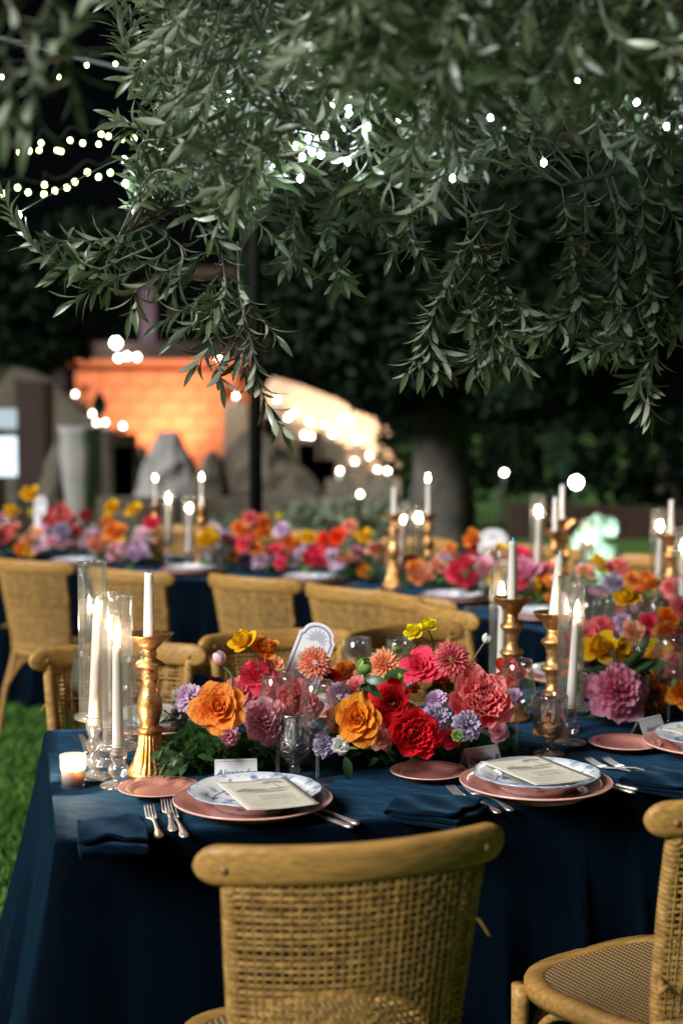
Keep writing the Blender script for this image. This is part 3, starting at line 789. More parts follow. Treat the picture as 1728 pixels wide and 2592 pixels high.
# ================================================================ CHAIRS
CH = 0.912
def build_chair():
    root = empty('rattan_chair')
    def yb(z):   # depth of the back's centre line, leaning backwards
        return -0.205 - 0.075 * max(0.0, (z - 0.45) / 0.45)
    def px_(z):  # half distance between the posts
        return 0.172 + 0.03 * max(0.0, (z - 0.45) / 0.42)
    sag = 0.058
    # top rail
    W = 0.252; n = 44; k = 14; v = []; f = []
    for i in range(n + 1):
        u = -1 + 2 * i / n
        # denser sampling at ends
        x = W * math.sin(u * math.pi / 2)
        e = max(0.0, (abs(x) - (W - 0.036)) / 0.036)
        hh = 0.0305 * math.sqrt(max(0.0, 1 - e ** 2)) + 0.0015
        th = 0.0145 * math.sqrt(max(0.0, 1 - (0.85 * e) ** 2)) + 0.0005
        zc = CH - 0.040 - 0.004 * (abs(x) / W) ** 2
        yc = yb(zc) + sag * (x / 0.2) ** 2 * 0.82
        dy = 2 * sag * .82 * x / 0.04
        nrm = Vector((-dy, 1, 0)).normalized()
        for j in range(k):
            a = 2 * math.pi * j / k
            ca, sa = math.cos(a), math.sin(a)
            sx = math.copysign(abs(ca) ** 0.6, ca); sz = math.copysign(abs(sa) ** 0.55, sa)
            q = Vector((x, yc, zc)) + nrm * (th * sx) + Vector((0, -0.10 * hh * sz, hh * sz))
            v.append(tuple(q))
    for i in range(n):
        for j in range(k):
            j2 = (j + 1) % k
            f.append((i * k + j, (i + 1) * k + j, (i + 1) * k + j2, i * k + j2))
    f.append(tuple(range(k))); f.append(tuple(reversed([n * k + j for j in range(k)])))
    rail = mk('top_rail', v, f, M['wood'], root)
    for s in (-1, 1):
        x = s * 0.207; zc = CH - 0.046
        yc = yb(zc) + sag * .82 * (x / .2) ** 2
        dy = 2 * sag * .82 * x / 0.04
        nrm = Vector((-dy, 1, 0)).normalized()
        for sd in (-1, 1):
            o = mk('bolt_cap', *lathe([(0.0065, 0), (0.0065, 0.0035), (0.004, 0.0055), (0, 0.006)], 12), M['plug'] , rail, loc=Vector((x, yc, zc)) + nrm * sd * 0.0132)
            o.rotation_euler = (nrm * sd).to_track_quat('Z', 'Y').to_euler()
    # rear legs run up as back posts
    for s in (-1, 1):
        pts = [(s * 0.195, -0.27, 0.0), (s * 0.182, -0.225, 0.25), (s * px_(0.45), yb(0.45) + sag * .74, 0.46), (s * px_(0.66), yb(0.66) + sag * .95, 0.66), (s * px_(CH - .05), yb(CH - .05) + sag * .86, CH - 0.05)]
        c = cr(pts, 8)
        mk('rear_leg', *tube(c, lambda i, t: 0.0115 + 0.004 * math.sin(math.pi * min(1, t * 1.1)) * (t < .55), 12), M['wood'], root)
        # rattan wrapping: ridged winding
        up = [p for p in cr(pts, 40) if 0.49 < p.z < CH - 0.075]
        c2 = []
        for p_, q_ in zip(up[:-1], up[1:]): c2 += [p_, p_.lerp(q_, .5)]
        m_ = mk('rattan_wrap', *tube(c2, lambda i, t: 0.0142 + 0.0022 * abs(math.sin(i * 0.78)), 12), M['cane'], root)
    # cane back: two crossing layers of woven strips
    def surf(x, z, d):
        w = px_(z) + 0.0125
        return Vector((x * w, yb(z) + sag * 0.95 * x * x + d - 0.0115, z))
    mb = MB(); z0, z1 = 0.487, CH - 0.07
    ncol, nrow = 32, 29
    def ribbon(fn, n, hw, axis, off):
        v = []; f = []
        for i in range(n + 1):
            t = i / n
            p, d = fn(t)
            a = axis * hw
            th = Vector((0, 0.0011, 0))
            v += [tuple(p - a + th), tuple(p + a + th), tuple(p + a - th), tuple(p - a - th)]
        for i in range(n):
            for j in range(4):
                j2 = (j + 1) % 4
                f.append((i * 4 + j, i * 4 + j2, i * 4 + 4 + j2, i * 4 + 4 + j))
        mb.add(v, f)
    r2 = random.Random(5)
    for lay, (dd, ph) in enumerate(((0.0, 0.0), (0.010, 0.5))):
        for c in range(ncol):
            x = -1 + 2 * (c + ph * .9 + .05) / (ncol - 1 + .9 * (lay))
            if abs(x) > 0.985: continue
            jx = r2.uniform(-.010, .010)
            N_ = 30
            if lay and r2.random() < .8: continue
            ribbon(lambda t: (surf(x + jx * math.sin(t * 5), z0 + (z1 - z0) * t, dd + 0.0012 * math.cos(math.pi * (t * nrow + c))), 0), N_, 0.0027 + r2.uniform(-.0008, .0007), Vector((1, 0, 0)), 0)
        for r in range(nrow):
            z = z0 + (z1 - z0) * (r + 0.3 + ph * .5) / nrow
            jz = r2.uniform(-.0016, .0016)
            if lay and r2.random() < .8: continue
            ribbon(lambda t: (surf(-1 + 2 * t, z + jz * math.sin(t * 6 + r), dd - 0.0012 * math.cos(math.pi * (t * (ncol - 1) + r))), 0), 26, 0.0026 + r2.uniform(-.0008, .0008), Vector((0, 0, 1)), 0)
    cp_ = mb.build('cane_back', M['cane'], root, smooth=False); cp_['kind'] = 'stuff'
    # bottom bar of the back
    mk('back_bar', *tube([surf(-1 + 2 * i / 12, 0.482, 0.006) for i in range(13)], 0.0125, 10), M['cane'], root)
    # loose rattan end
    mk('loose_end', *tube([(0.196, yb(.74) + .042, .747), (0.210, yb(.74) + .040, .740), (0.224, yb(.74) + .030, .716)], 0.003, 6), M['cane'], root)
    mk('rattan_knot', *tube([(-0.190, yb(.57) + .05, .573), (-0.203, yb(.57) + .03, .570), (-0.212, yb(.57) + .02, .563), (-0.200, yb(.57) + .015, .571)], [0.006, 0.008, 0.007, 0.004], 8), M['cane'], root)
    # seat frame: rounded trapezoid band
    prof = []
    for i in range(40):
        a = 2 * math.pi * i / 40
        ca, sa = math.cos(a), math.sin(a)
        x = math.copysign(abs(ca) ** 0.62, ca); y = math.copysign(abs(sa) ** 0.62, sa)
        w = 0.225 + 0.02 * y
        prof.append(Vector((x * w, 0.005 + y * 0.215, 0)))
    v = []; f = []
    ringp = [(1.0, 0.445), (1.0, 0.458), (0.985, 0.466), (0.86, 0.4665), (0.845, 0.462), (0.845, 0.442), (0.86, 0.43), (0.98, 0.43)]
    K = len(ringp)
    for p_ in prof:
        for (s_, z_) in ringp: v.append((p_.x * s_, 0.005 + (p_.y - .005) * s_, z_))
    for i in range(40):
        for j in range(K):
            i2, j2 = (i + 1) % 40, (j + 1) % K
            f.append((i * K + j, i2 * K + j, i2 * K + j2, i * K + j2))
    mk('seat_frame', v, f, M['wood'], root)
    v = [(0, 0.005, 0.457)] + [(p_.x * .85, 0.005 + (p_.y - .005) * .85, 0.4635) for p_ in prof]
    f = [(0, 1 + i, 1 + (i + 1) % 40) for i in range(40)]
    mk('seat', v, f, M['seat_cane'], root)
    for s in (-1, 1):
        mk('front_leg', *tube(cr([(s * 0.205, 0.175, 0.445), (s * 0.205, 0.18, 0.22), (s * 0.21, 0.19, 0)], 6), lambda i, t: 0.0185 - 0.006 * t, 12), M['wood'], root)
        mk('side_brace', *tube(cr([(s * 0.205, 0.172, 0.28), (s * 0.2, 0.10, 0.40), (s * 0.195, 0.0, 0.428), (s * 0.19, -0.11, 0.40), (s * 0.183, -0.215, 0.27)], 6), 0.009, 8), M['wood'], root)
    mk('front_brace', *tube(cr([(-0.2, 0.175, 0.28), (-0.12, 0.185, 0.40), (0, 0.19, 0.428), (0.12, 0.185, 0.40), (0.2, 0.175, 0.28)], 6), 0.009, 8), M['wood'], root)
    mk('rear_brace', *tube(cr([(-0.18, -0.215, 0.28), (-0.1, -0.19, 0.40), (0, -0.185, 0.428), (0.1, -0.19, 0.40), (0.18, -0.215, 0.28)], 6), 0.009, 8), M['wood'], root)
    return root
# woven seat material
m, nt, out = nmat('seat_weave')
p = nt.nodes.new('ShaderNodeBsdfPrincipled'); p.inputs['Roughness'].default_value = 0.5
tc = nt.nodes.new('ShaderNodeTexCoord')
w1 = nt.nodes.new('ShaderNodeTexWave'); w1.wave_type = 'BANDS'; w1.bands_direction = 'X'; w1.inputs['Scale'].default_value = 26; w1.inputs['Distortion'].default_value = 0.4
w2 = nt.nodes.new('ShaderNodeTexWave'); w2.wave_type = 'BANDS'; w2.bands_direction = 'Y'; w2.inputs['Scale'].default_value = 40; w2.inputs['Distortion'].default_value = 0.4
nt.links.new(tc.outputs['Object'], w1.inputs[0]); nt.links.new(tc.outputs['Object'], w2.inputs[0])
mu = nt.nodes.new('ShaderNodeMath'); mu.operation = 'MULTIPLY'
nt.links.new(w1.outputs['Fac'], mu.inputs[0]); nt.links.new(w2.outputs['Fac'], mu.inputs[1])
rp = nt.nodes.new('ShaderNodeValToRGB'); rp.color_ramp.elements[0].color = (0.14, 0.075, 0.025, 1); rp.color_ramp.elements[1].color = (0.42, 0.29, 0.14, 1); rp.color_ramp.elements[1].position = 0.6
nt.links.new(mu.outputs[0], rp.inputs[0]); nt.links.new(rp.outputs[0], p.inputs['Base Color'])
bp = nt.nodes.new('ShaderNodeBump'); bp.inputs['Strength'].default_value = 0.6; bp.inputs['Distance'].default_value = 0.004
nt.links.new(mu.outputs[0], bp.inputs['Height']); nt.links.new(bp.outputs[0], p.inputs['Normal']); nt.links.new(p.outputs[0], out.inputs[0])
M['seat_cane'] = m

CHAIRS = [  # seat centre, facing (deg ccw from +Y), label
 (-0.038, 2.405, 16, 'nearest rattan chair with its back to the camera, in front of the first place setting'),
 (0.618, 2.69, 33, 'rattan chair cut off by the right edge of the picture, its woven seat showing'),
 (-0.60, 3.86, 191, 'rattan chair facing the camera behind the lit glass candle chimneys'),
 (-0.13, 4.15, 197, 'rattan chair facing the camera behind the white table sign'),
 (0.33, 4.30, 219, 'rattan chair facing away to the right behind the peach dahlias'),
 (-1.35, 6.90, -31, 'leftmost rattan chair in the row of chair backs along the far table'),
 (-0.82, 6.46, -34, 'second rattan chair from the left in the far row, behind the tall chimney'),
 (-0.25, 6.17, -35, 'third rattan chair from the left in the far row of chair backs'),
 (0.18, 5.76, -42, 'fourth rattan chair from the left in the far row of chair backs'),
 (0.45, 5.48, -56, 'fifth rattan chair in the far row, half hidden by the fourth'),
 (0.57, 5.10, -70, 'rattan chair at the right end of the far row, only its rail end showing'),
 (-1.10, 8.75, 149, 'rattan chair on the far side of the far table, behind the left flowers'),
 (-0.42, 8.35, 147, 'rattan chair on the far side of the far table, behind the far brass candlestick'),
 (0.30, 7.80, 143, 'rattan chair on the far side of the far table, right of the pole'),
 (0.90, 7.30, 132, 'rattan chair on the far side of the far table, behind the pair of lit tapers'),
 (1.35, 6.75, 122, 'rattan chair on the far side of the far table, behind the round white sign'),
]
chair0 = build_chair()
for i, (x, y, a, lab) in enumerate(CHAIRS):
    if i == 0: c = chair0; c.location = (x, y, 0); c.rotation_euler = (0, 0, math.radians(a)); c['label'] = lab
    else: c = dup(chair0, (x, y, 0), math.radians(a), lab)
    c['category'] = 'chair'; c['group'] = 'rattan chairs around the banquet tables'
# ================================================================ TABLEWARE
def ring_tube(r, z, rt, n=64, mod=None, k=8):
    v = []; f = []
    for i in range(n):
        a = 2 * math.pi * i / n; R = r * (mod(a, 0) if mod else 1)
        for j in range(k):
            b = 2 * math.pi * j / k
            v.append(((R + rt * math.cos(b)) * math.cos(a), (R + rt * math.cos(b)) * math.sin(a), z + rt * math.sin(b)))
    for i in range(n):
        for j in range(k):
            i2, j2 = (i + 1) % n, (j + 1) % k
            f.append((i * k + j, i2 * k + j, i2 * k + j2, i * k + j2))
    return v, f
def charger0(r=0.161):
    e = empty('charger_plate')
    s = r / 0.161
    mk('dish', *lathe([(x * s, z) for x, z in [(0, .003), (.10, .003), (.101, 0), (.108, 0), (.11, .005), (.135, .016), (.158, .0245), (.161, .027), (.157, .0285), (.134, .021), (.112, .0115), (.1, .0095), (0, .0095)]], 72), M['coral'], e)
    mk('rim', *ring_tube(.1595 * s, .0272, .0022), M['coral_edge'], e)
    return e
def scal(a, i): return 1 + 0.018 * abs(math.sin(4 * a)) ** 0.6 - 0.012 * abs(math.cos(4 * a)) ** 12
def plate0():
    e = empty('dinner_plate')
    mk('dish', *lathe([(0, .003), (.075, .003), (.076, 0), (.082, 0), (.084, .005), (.10, .017), (.128, .030), (.134, .033), (.130, .0345), (.10, .0225), (.085, .0115), (.075, .009), (0, .0085)], 96, lambda a, i: scal(a, i) if 5 <= i <= 9 else 1), M['porcelain'], e)
    mk('blue_rim', *ring_tube(.1318, .0336, .0017, 96, scal), M['blue_rim'], e)
    mk('inner_line', *ring_tube(.0868, .0128, .0008, 96), M['blue_rim'], e)
    return e
def bread0():
    e = empty('bread_plate')
    mk('dish', *lathe([(0, .002), (.045, .002), (.046, 0), (.051, 0), (.053, .004), (.068, .012), (.084, .0165), (.086, .018), (.083, .0195), (.066, .0155), (.054, .0085), (.05, .0075), (0, .0075)], 56), M['coral'], e)
    mk('rim', *ring_tube(.0848, .0182, .0014, 56), M['coral_edge'], e)
    # beaded inner ring
    mb = MB()
    for k in range(48):
        a = 2 * math.pi * k / 48
        v, f = lathe([(.0012, 0), (.0012, .0006), (0, .0014)], 6)
        mb.add([(x + .0605 * math.cos(a), y + .0605 * math.sin(a), z + .0122) for x, y, z in v], f)
    b = mb.build('beading', M['coral_edge'], e); b['kind'] = 'stuff'
    return e
def sheet(nx, ny, w, h, zf, th):
    v = []; f = []
    for s in (0, 1):
        for j in range(ny + 1):
            for i in range(nx + 1):
                x = -w / 2 + w * i / nx; y = -h / 2 + h * j / ny
                v.append((x, y, zf(x, y) - s * th))
    n1 = (nx + 1) * (ny + 1); W = nx + 1
    for j in range(ny):
        for i in range(nx):
            q = (j * W + i, j * W + i + 1, (j + 1) * W + i + 1, (j + 1) * W + i)
            f.append(q); f.append(tuple(n1 + k for k in reversed(q)))
    bd = [i for i in range(nx)] + [j * W + nx for j in range(ny)] + [ny * W + i for i in range(nx, 0, -1)] + [j * W for j in range(ny, 0, -1)]
    for a, b in zip(bd, bd[1:] + bd[:1]): f.append((a, a + n1, b + n1, b))
    return v, f
def menu0():
    e = empty('menu_card')
    zf = lambda x, y: 0.0005 + 0.004 * (x / .074) ** 2 * (0.6 + 2 * max(0, -y))
    mk('card', *sheet(10, 12, .148, .21, zf, .0006), M['paper'], e)
    r2 = random.Random(3)
    def stamp(polys, name, mat, dz=.0006):
        mb = MB()
        for P in polys:
            mb.add([(x, y, zf(x, y) + dz) for x, y in P], [tuple(range(len(P)))])
        o = mb.build(name, mat, e, smooth=False); return o
    # border line
    def line(x0, y0, x1, y1, w=.0006):
        d = Vector((x1 - x0, y1 - y0)); n = Vector((-d.y, d.x)).normalized() * w
        return [(x0 - n.x, y0 - n.y), (x1 - n.x, y1 - n.y), (x1 + n.x, y1 + n.y), (x0 + n.x, y0 + n.y)]
    seg = []
    for k in range(10):
        a, b = -.1 + .02 * k, -.08 + .02 * k
        seg += [line(-.069, a, -.069, b), line(.069, a, .069, b)]
    for k in range(6): seg += [line(-.069 + .023 * k, .1, -.046 + .023 * k, .1), line(-.069 + .023 * k, -.1, -.046 + .023 * k, -.1)]
    stamp(seg, 'printed_border', M['ink'])
    # island etching: many hatch strokes
    hs = []
    for k in range(70):
        t = k / 69; x = -.055 + .06 * t
        h = .022 * math.sin(math.pi * (0.08 + .84 * t)) * r2.uniform(.7, 1)
        for q in range(2):
            y = .028 + r2.uniform(0, h)
            hs.append(line(x, y, x + .005, y - .004, .0007))
    for k in range(14): hs.append(line(-.055 + r2.uniform(0, .09), .022 - .001 * k, -.03 + r2.uniform(0, .09), .0225 - .001 * k, .0004))
    stamp(hs, 'island_etching', M['ink'])
    # palm
    pl = []
    cx, cy_ = .035, .075
    for k in range(11):
        a = math.radians(-20 + 22 * k)
        L = .024
        tip = (cx + L * math.cos(a), cy_ + L * .75 * math.sin(a) - .002)
        mid = (cx + .55 * L * math.cos(a), cy_ + .5 * L * math.sin(a) + .002)
        n = Vector((-math.sin(a), math.cos(a))) * .0028
        pl.append([(cx, cy_), (mid[0] + n.x, mid[1] + n.y), tip, (mid[0] - n.x, mid[1] - n.y)])
    pl.append([(cx - .001, cy_), (cx + .001, cy_), (cx + .006, .035), (cx + .0035, .035)])
    for k in range(9): pl.append(line(.01 + r2.uniform(0, .04), .034 + r2.uniform(-.004, .004), .025 + r2.uniform(0, .04), .032 + r2.uniform(-.004, .004), .0009))
    stamp(pl, 'palm_etching', M['ink'])
    bx = [line(-.02, -.01, .045, -.01, .0008), line(-.02, -.04, .045, -.04, .001), line(-.02, -.01, -.02, -.04, .0008), line(.045, -.01, .045, -.04, .0008)]
    for r in range(3):
        x = -.014
        while x < .036:
            w = r2.uniform(.003, .008); bx.append(line(x, -.0165 - .0075 * r, x + w, -.0165 - .0075 * r, .0009)); x += w + .002
    stamp(bx, 'printed_panel', M['ink'])
    tx = []
    for r in range(5):
        x = -.05
        while x < .05:
            w = r2.uniform(.004, .012); tx.append(line(x, -.052 - .0085 * r, x + w, -.052 - .0085 * r, .0005)); x += w + .003
    stamp(tx, 'printed_lines', M['ink'])
    return e
def fork0(tines=4, L=.20):
    e = empty('fork')
    # handle: flared, ridged, from y=0 (end) to y=L*.62
    v = []; f = []
    st = [(0.0, .0035, .0012), (.004, .0085, .0022), (.012, .0098, .0028), (.022, .0078, .0026), (.034, .0052, .0024), (.06, .0036, .0022), (.10, .0031, .0022), (.122, .0036, .0020), (.134, .0095, .0014), (.146, .0112, .0012)]
    for (y, w, h) in st:
        z0 = .0045 + .006 * math.sin(math.pi * min(1, y / .15)) - (0.002 if y > .12 else 0)
        for k in range(8):
            a = 2 * math.pi * k / 8
            v.append((w * math.cos(a), y, z0 + h * math.sin(a) * (1 + .25 * abs(math.cos(3 * a)))))
    n = len(st)
    for i in range(n - 1):
        for k in range(8):
            k2 = (k + 1) % 8
            f.append((i * 8 + k, (i + 1) * 8 + k, (i + 1) * 8 + k2, i * 8 + k2))
    f.append(tuple(range(8))); f.append(tuple(reversed([(n - 1) * 8 + k for k in range(8)])))
    mk('handle', v, f, M['silver'], e)
    for t in range(tines):
        x = (-.5 * (tines - 1) + t) * .0062
        pts = [(x * .95, .143, .0035), (x, .158, .0045), (x, .175, .0075), (x, .192, .0125), (x * .97, .2, .0155)]
        mk('tine', *tube(pts, [.0019, .0018, .0016, .0013, .0005], 6), M['silver'], e)
    return e
def knife0():
    e = empty('knife')
    v, f = [], []
    st = [(0, .003, .002), (.004, .0075, .004), (.014, .0088, .0045), (.03, .0066, .0042), (.06, .0055, .004), (.085, .0062, .0042), (.09, .0045, .003)]
    for (y, w, h) in st:
        for k in range(10):
            a = 2 * math.pi * k / 10; v.append((w * math.cos(a), y, .0048 + h * math.sin(a)))
    for i in range(len(st) - 1):
        for k in range(10):
            k2 = (k + 1) % 10; f.append((i * 10 + k, (i + 1) * 10 + k, (i + 1) * 10 + k2, i * 10 + k2))
    f.append(tuple(range(10))); f.append(tuple(reversed([(len(st) - 1) * 10 + k for k in range(10)])))
    mk('handle', v, f, M['silver'], e)
    out = [(-.004, .088), (.006, .088), (.009, .11), (.0095, .17), (.006, .20), (-.004, .212), (-.0045, .17)]
    n = len(out)
    vv = [(x, y, .0056) for x, y in out] + [(x, y, .0040) for x, y in out]
    ff = [tuple(range(n)), tuple(reversed(range(n, 2 * n)))] + [(i, i + n, (i + 1) % n + n, (i + 1) % n) for i in range(n)]
    mk('blade', vv, ff, M['silver'], e, False)
    return e
def napkin0(w, d, h, seed, droop=0.0):
    """napkin folded over itself in soft S-shaped layers"""
    e = empty('napkin')
    th = h / 6.4
    path = []
    nl = 3; gap = (h - th) / (nl - 1) * .96
    for l in range(nl):
        z = th * .55 + l * gap
        ys = [(-1 + 2 * k / 12) for k in range(13)]
        if l % 2 == 0: ys = ys[::-1]
        for y in ys: path.append((y * (d / 2 - gap * .5) * (1 - .02 * l), z))
        if l < nl - 1:
            s_ = -1 if l % 2 == 0 else 1
            for k in range(1, 6):
                a = math.pi * k / 6
                path.append((s_ * ((d / 2 - gap * .5) * (1 - .02 * l) + gap * .5 * math.sin(a)), z + gap * (.5 - .5 * math.cos(a))))
    nx = 18; v = []; f = []; n = len(path)
    for i in range(nx + 1):
        u = -1 + 2 * i / nx
        for side in (1, -1):
            for k, (y, z) in enumerate(path):
                p0 = path[max(0, k - 1)]; p1 = path[min(n - 1, k + 1)]
                t = Vector((p1[0] - p0[0], p1[1] - p0[1])); t = t.normalized() if t.length > 1e-9 else Vector((1, 0))
                nn = Vector((-t.y, t.x)) * (th * .5 * side)
                zz = z + nn.y; lev = zz / h
                x = u * w / 2 * (1 + .012 * math.sin(k * .9 + seed) + .02 * math.sin(y * 30 + seed))
                yy = y + nn.x + .004 * math.sin(u * 2.3 + seed) + .0022 * math.sin(u * 6 + k * .3)
                zz = zz + lev * (.0032 * math.sin(u * 3.1 + seed * 2 + y * 25) + .0022 * math.sin(u * 7 - y * 40)) - .16 * h * lev * abs(u) ** 3
                v.append((x, yy, max(0.0, zz)))
    S_ = 2 * n
    for i in range(nx):
        for k in range(n - 1):
            a0 = i * S_ + k; f.append((a0, a0 + 1, a0 + S_ + 1, a0 + S_)); b0 = a0 + n; f.append((b0, b0 + S_, b0 + S_ + 1, b0 + 1))
        f.append((i * S_, i * S_ + S_, i * S_ + S_ + n, i * S_ + n)); q = i * S_ + n - 1; f.append((q, q + n, q + n + S_, q + S_))
    for i in (0, nx):
        for k in range(n - 1):
            a0 = i * S_ + k; f.append((a0, a0 + n, a0 + n + 1, a0 + 1) if i == 0 else (a0, a0 + 1, a0 + n + 1, a0 + n))
    mk('folded_cloth', v, f, M['napkin'], e)
    return e
def wine0():
    e = empty('wine_glass')
    mk('foot', *lathe([(0, .0), (.034, .0), (.0345, .0015), (.02, .004), (.006, .008), (.004, .014)], 40, cap=False), M['glass'], e)
    mk('stem', *lathe([(.004, .014), (.0036, .05), (.0038, .085), (.006, .1)], 16, cap=False), M['crystal'], e)
    mk('bowl', *lathe([(.006, .1), (.018, .106), (.031, .117), (.0395, .133), (.0415, .148), (.040, .170), (.0365, .200), (.0335, .228), (.0329, .2283), (.0358, .2), (.0393, .170), (.0408, .148), (.0388, .134), (.030, .1185), (.017, .108), (0, .1055)], 48, cap=False), M['glass'], e)
    mk('rim', *ring_tube(.0333, .2285, .0007, 40), M['crystal'], e)
    return e
def goblet0(mat):
    e = empty('pressed_goblet')
    fl = lambda a, i: 1 + (.035 * math.cos(14 * a) if i in (7, 8, 9) else .045 * math.cos(7 * a) if i in (4, 5, 6) else .02 * math.cos(7 * a))
    mk('bowl', *lathe([(.012, .034), (.014, .036), (.022, .043), (.030, .054), (.035, .066), (.0375, .078), (.038, .088), (.0385, .10), (.0392, .118), (.0405, .134), (.0412, .140), (.040, .1412), (.0378, .139), (.0368, .12), (.0355, .095), (.034, .078), (.03, .062), (.022, .05), (.0, .044)], 70, fl), mat, e)
    mk('foot', *lathe([(0, .001), (.034, .001), (.036, .003), (.033, .006), (.016, .011), (.0095, .018), (.013, .024), (.0095, .029), (.012, .0338)], 42, lambda a, i: 1 + (.04 * math.cos(7 * a) if i < 5 else 0)), mat, e)
    # embossed ovals round the lower bowl
    mb = MB()
    for k in range(7):
        a0 = 2 * math.pi * (k + .5) / 7
        pts = []
        for q in range(17):
            b = 2 * math.pi * q / 16
            z = .0755 + .0095 * math.sin(b); a = a0 + .36 * math.cos(b)
            R = .0375 - .0022 * (z < .07)
            pts.append((R * math.cos(a) * 1.015, R * math.sin(a) * 1.015, z))
        mb.add(*tube(pts, .0014, 6))
    o = mb.build('embossed_ovals', mat, e); o['kind'] = 'stuff'
    return e
def place_card(loc, rotz, text, label):
    e = empty('place_card', loc, rotz, label, 'place card')
    w, h, d = .092, .052, .024
    # tent of two thin leaves
    for s, nm in ((-1, 'front_leaf'), (1, 'back_leaf')):
        t = .0005
        v = [(-w / 2, s * d, 0), (w / 2, s * d, 0), (w / 2, s * .0003, h), (-w / 2, s * .0003, h)]
        v += [(x, y + s * t, z) for x, y, z in v]
        f = [(0, 1, 2, 3), (7, 6, 5, 4), (0, 4, 5, 1), (1, 5, 6, 2), (2, 6, 7, 3), (3, 7, 4, 0)]
        lf = mk(nm, v, f, M['card'], e, False)
        if s < 0:
            nrm = Vector((0, -h, d)).normalized(); up = Vector((0, d, h)).normalized()
            org = Vector((0, -d / 2, h / 2)) + nrm * .0009
            mb = MB()
            W2, H2 = w / 2 - .004, (h * 1.09) / 2 - .005
            def q3(x, y): return tuple(org + Vector((x, 0, 0)) + up * y)
            for (x0, y0, x1, y1) in ((-W2, H2, W2, H2), (-W2, -H2, W2, -H2), (-W2, -H2, -W2, H2), (W2, -H2, W2, H2)):
                dx, dy = (.0, .0005) if y0 == y1 else (.0005, 0)
                mb.add([q3(x0 - dx, y0 - dy), q3(x1 + dx * (1 if x0 == x1 else -1), y1 - dy if y0 == y1 else y1), q3(x1 + dx, y1 + dy), q3(x0 - dx, y0 + dy)], [(0, 1, 2, 3)])
            mb.build('printed_border', M['ink'], lf, False)
            cu = bpy.data.curves.new('lettering', 'FONT'); cu.body = text; cu.size = .021; cu.align_x = 'CENTER'; cu.align_y = 'CENTER'; cu.shear = .35; cu.extrude = .0001
            cu.materials.append(M['ink_dark'])
            o = bpy.data.objects.new('lettering', cu); COL.objects.link(o)
            dg = bpy.context.evaluated_depsgraph_get(); me = bpy.data.meshes.new_from_object(o.evaluated_get(dg)); bpy.data.objects.remove(o)
            o = bpy.data.objects.new('lettering', me); COL.objects.link(o); o.parent = lf
            o.matrix_local = Matrix.Translation(org + nrm * .0003 - up * .002) @ Matrix((Vector((1, 0, 0)), up, nrm)).transposed().to_4x4()
    return e

ch0, pl0, br0, me0, fk0, kn0, wi0 = charger0(), plate0(), bread0(), menu0(), fork0(), knife0(), wine0()
gb0, gp0 = goblet0(M['goblet']), goblet0(M['goblet_pink'])
USED = set()
def put(proto, loc, rotz, label, cat, group=None, scale=None, rot=None):
    if proto.name not in USED:
        USED.add(proto.name)
        o = proto; o.location = loc; o.rotation_euler = rot if rot else (0, 0, rotz)
        if scale: o.scale = (scale,) * 3
    else:
        o = dup(proto, loc, rotz, scale=scale, rot=rot)
        if not scale: o.scale = (1, 1, 1)
    o['label'] = label; o['category'] = cat
    if group: o['group'] = group
    elif 'group' in o: del o['group']
    return o
def tz(p, z=0.0): return Vector((p.x, p.y, TZ + .0012 + z))

# ---- place settings on the near side of the near table
SETS = [  # charger px, plate px, rot deg, menu centre px & angle, who
 dict(ch=(640, 2030), rot=12, menu=(676, 2012, 21), bread=(402, 1993), who='the first place setting, table corner', card=(597, 1982, 6, 'Alexandra'), nap=(285, 2092, 12, .125, .165, .034), forks=[(403, 2122), (438, 2106), (468, 2121)], kn=[(906, 2088), (890, 2096)], gob=(747, 1978, 'clear'), wine=[(703, 1978), (803, 1984)]),
 dict(ch=(1355, 1985), rot=24, menu=(1357, 1953, 26), bread=(1085, 1952), who='the second place setting', card=(1216, 1948, 30, 'Daniela P.'), nap=(1102, 2030, 62, .15, .155, .030), forks=[(1262, 2060), (1294, 2054)], kn=[(1606, 2008), (1616, 2000)], gob=(1390, 1912, 'smoky'), wine=[(1307, 1925)]),
 dict(ch=(1800, 1885), rot=34, menu=(1815, 1862, 36), bread=(1580, 1880), who='the third place setting, right edge', card=(1641, 1868, 42, 'Natalia'), nap=(1690, 1960, 52, .16, .15, .028), forks=[(1650, 1975), (1690, 1975)], kn=[], gob=(1765, 1835, 'clear'), wine=[(1690, 1835)]),
]
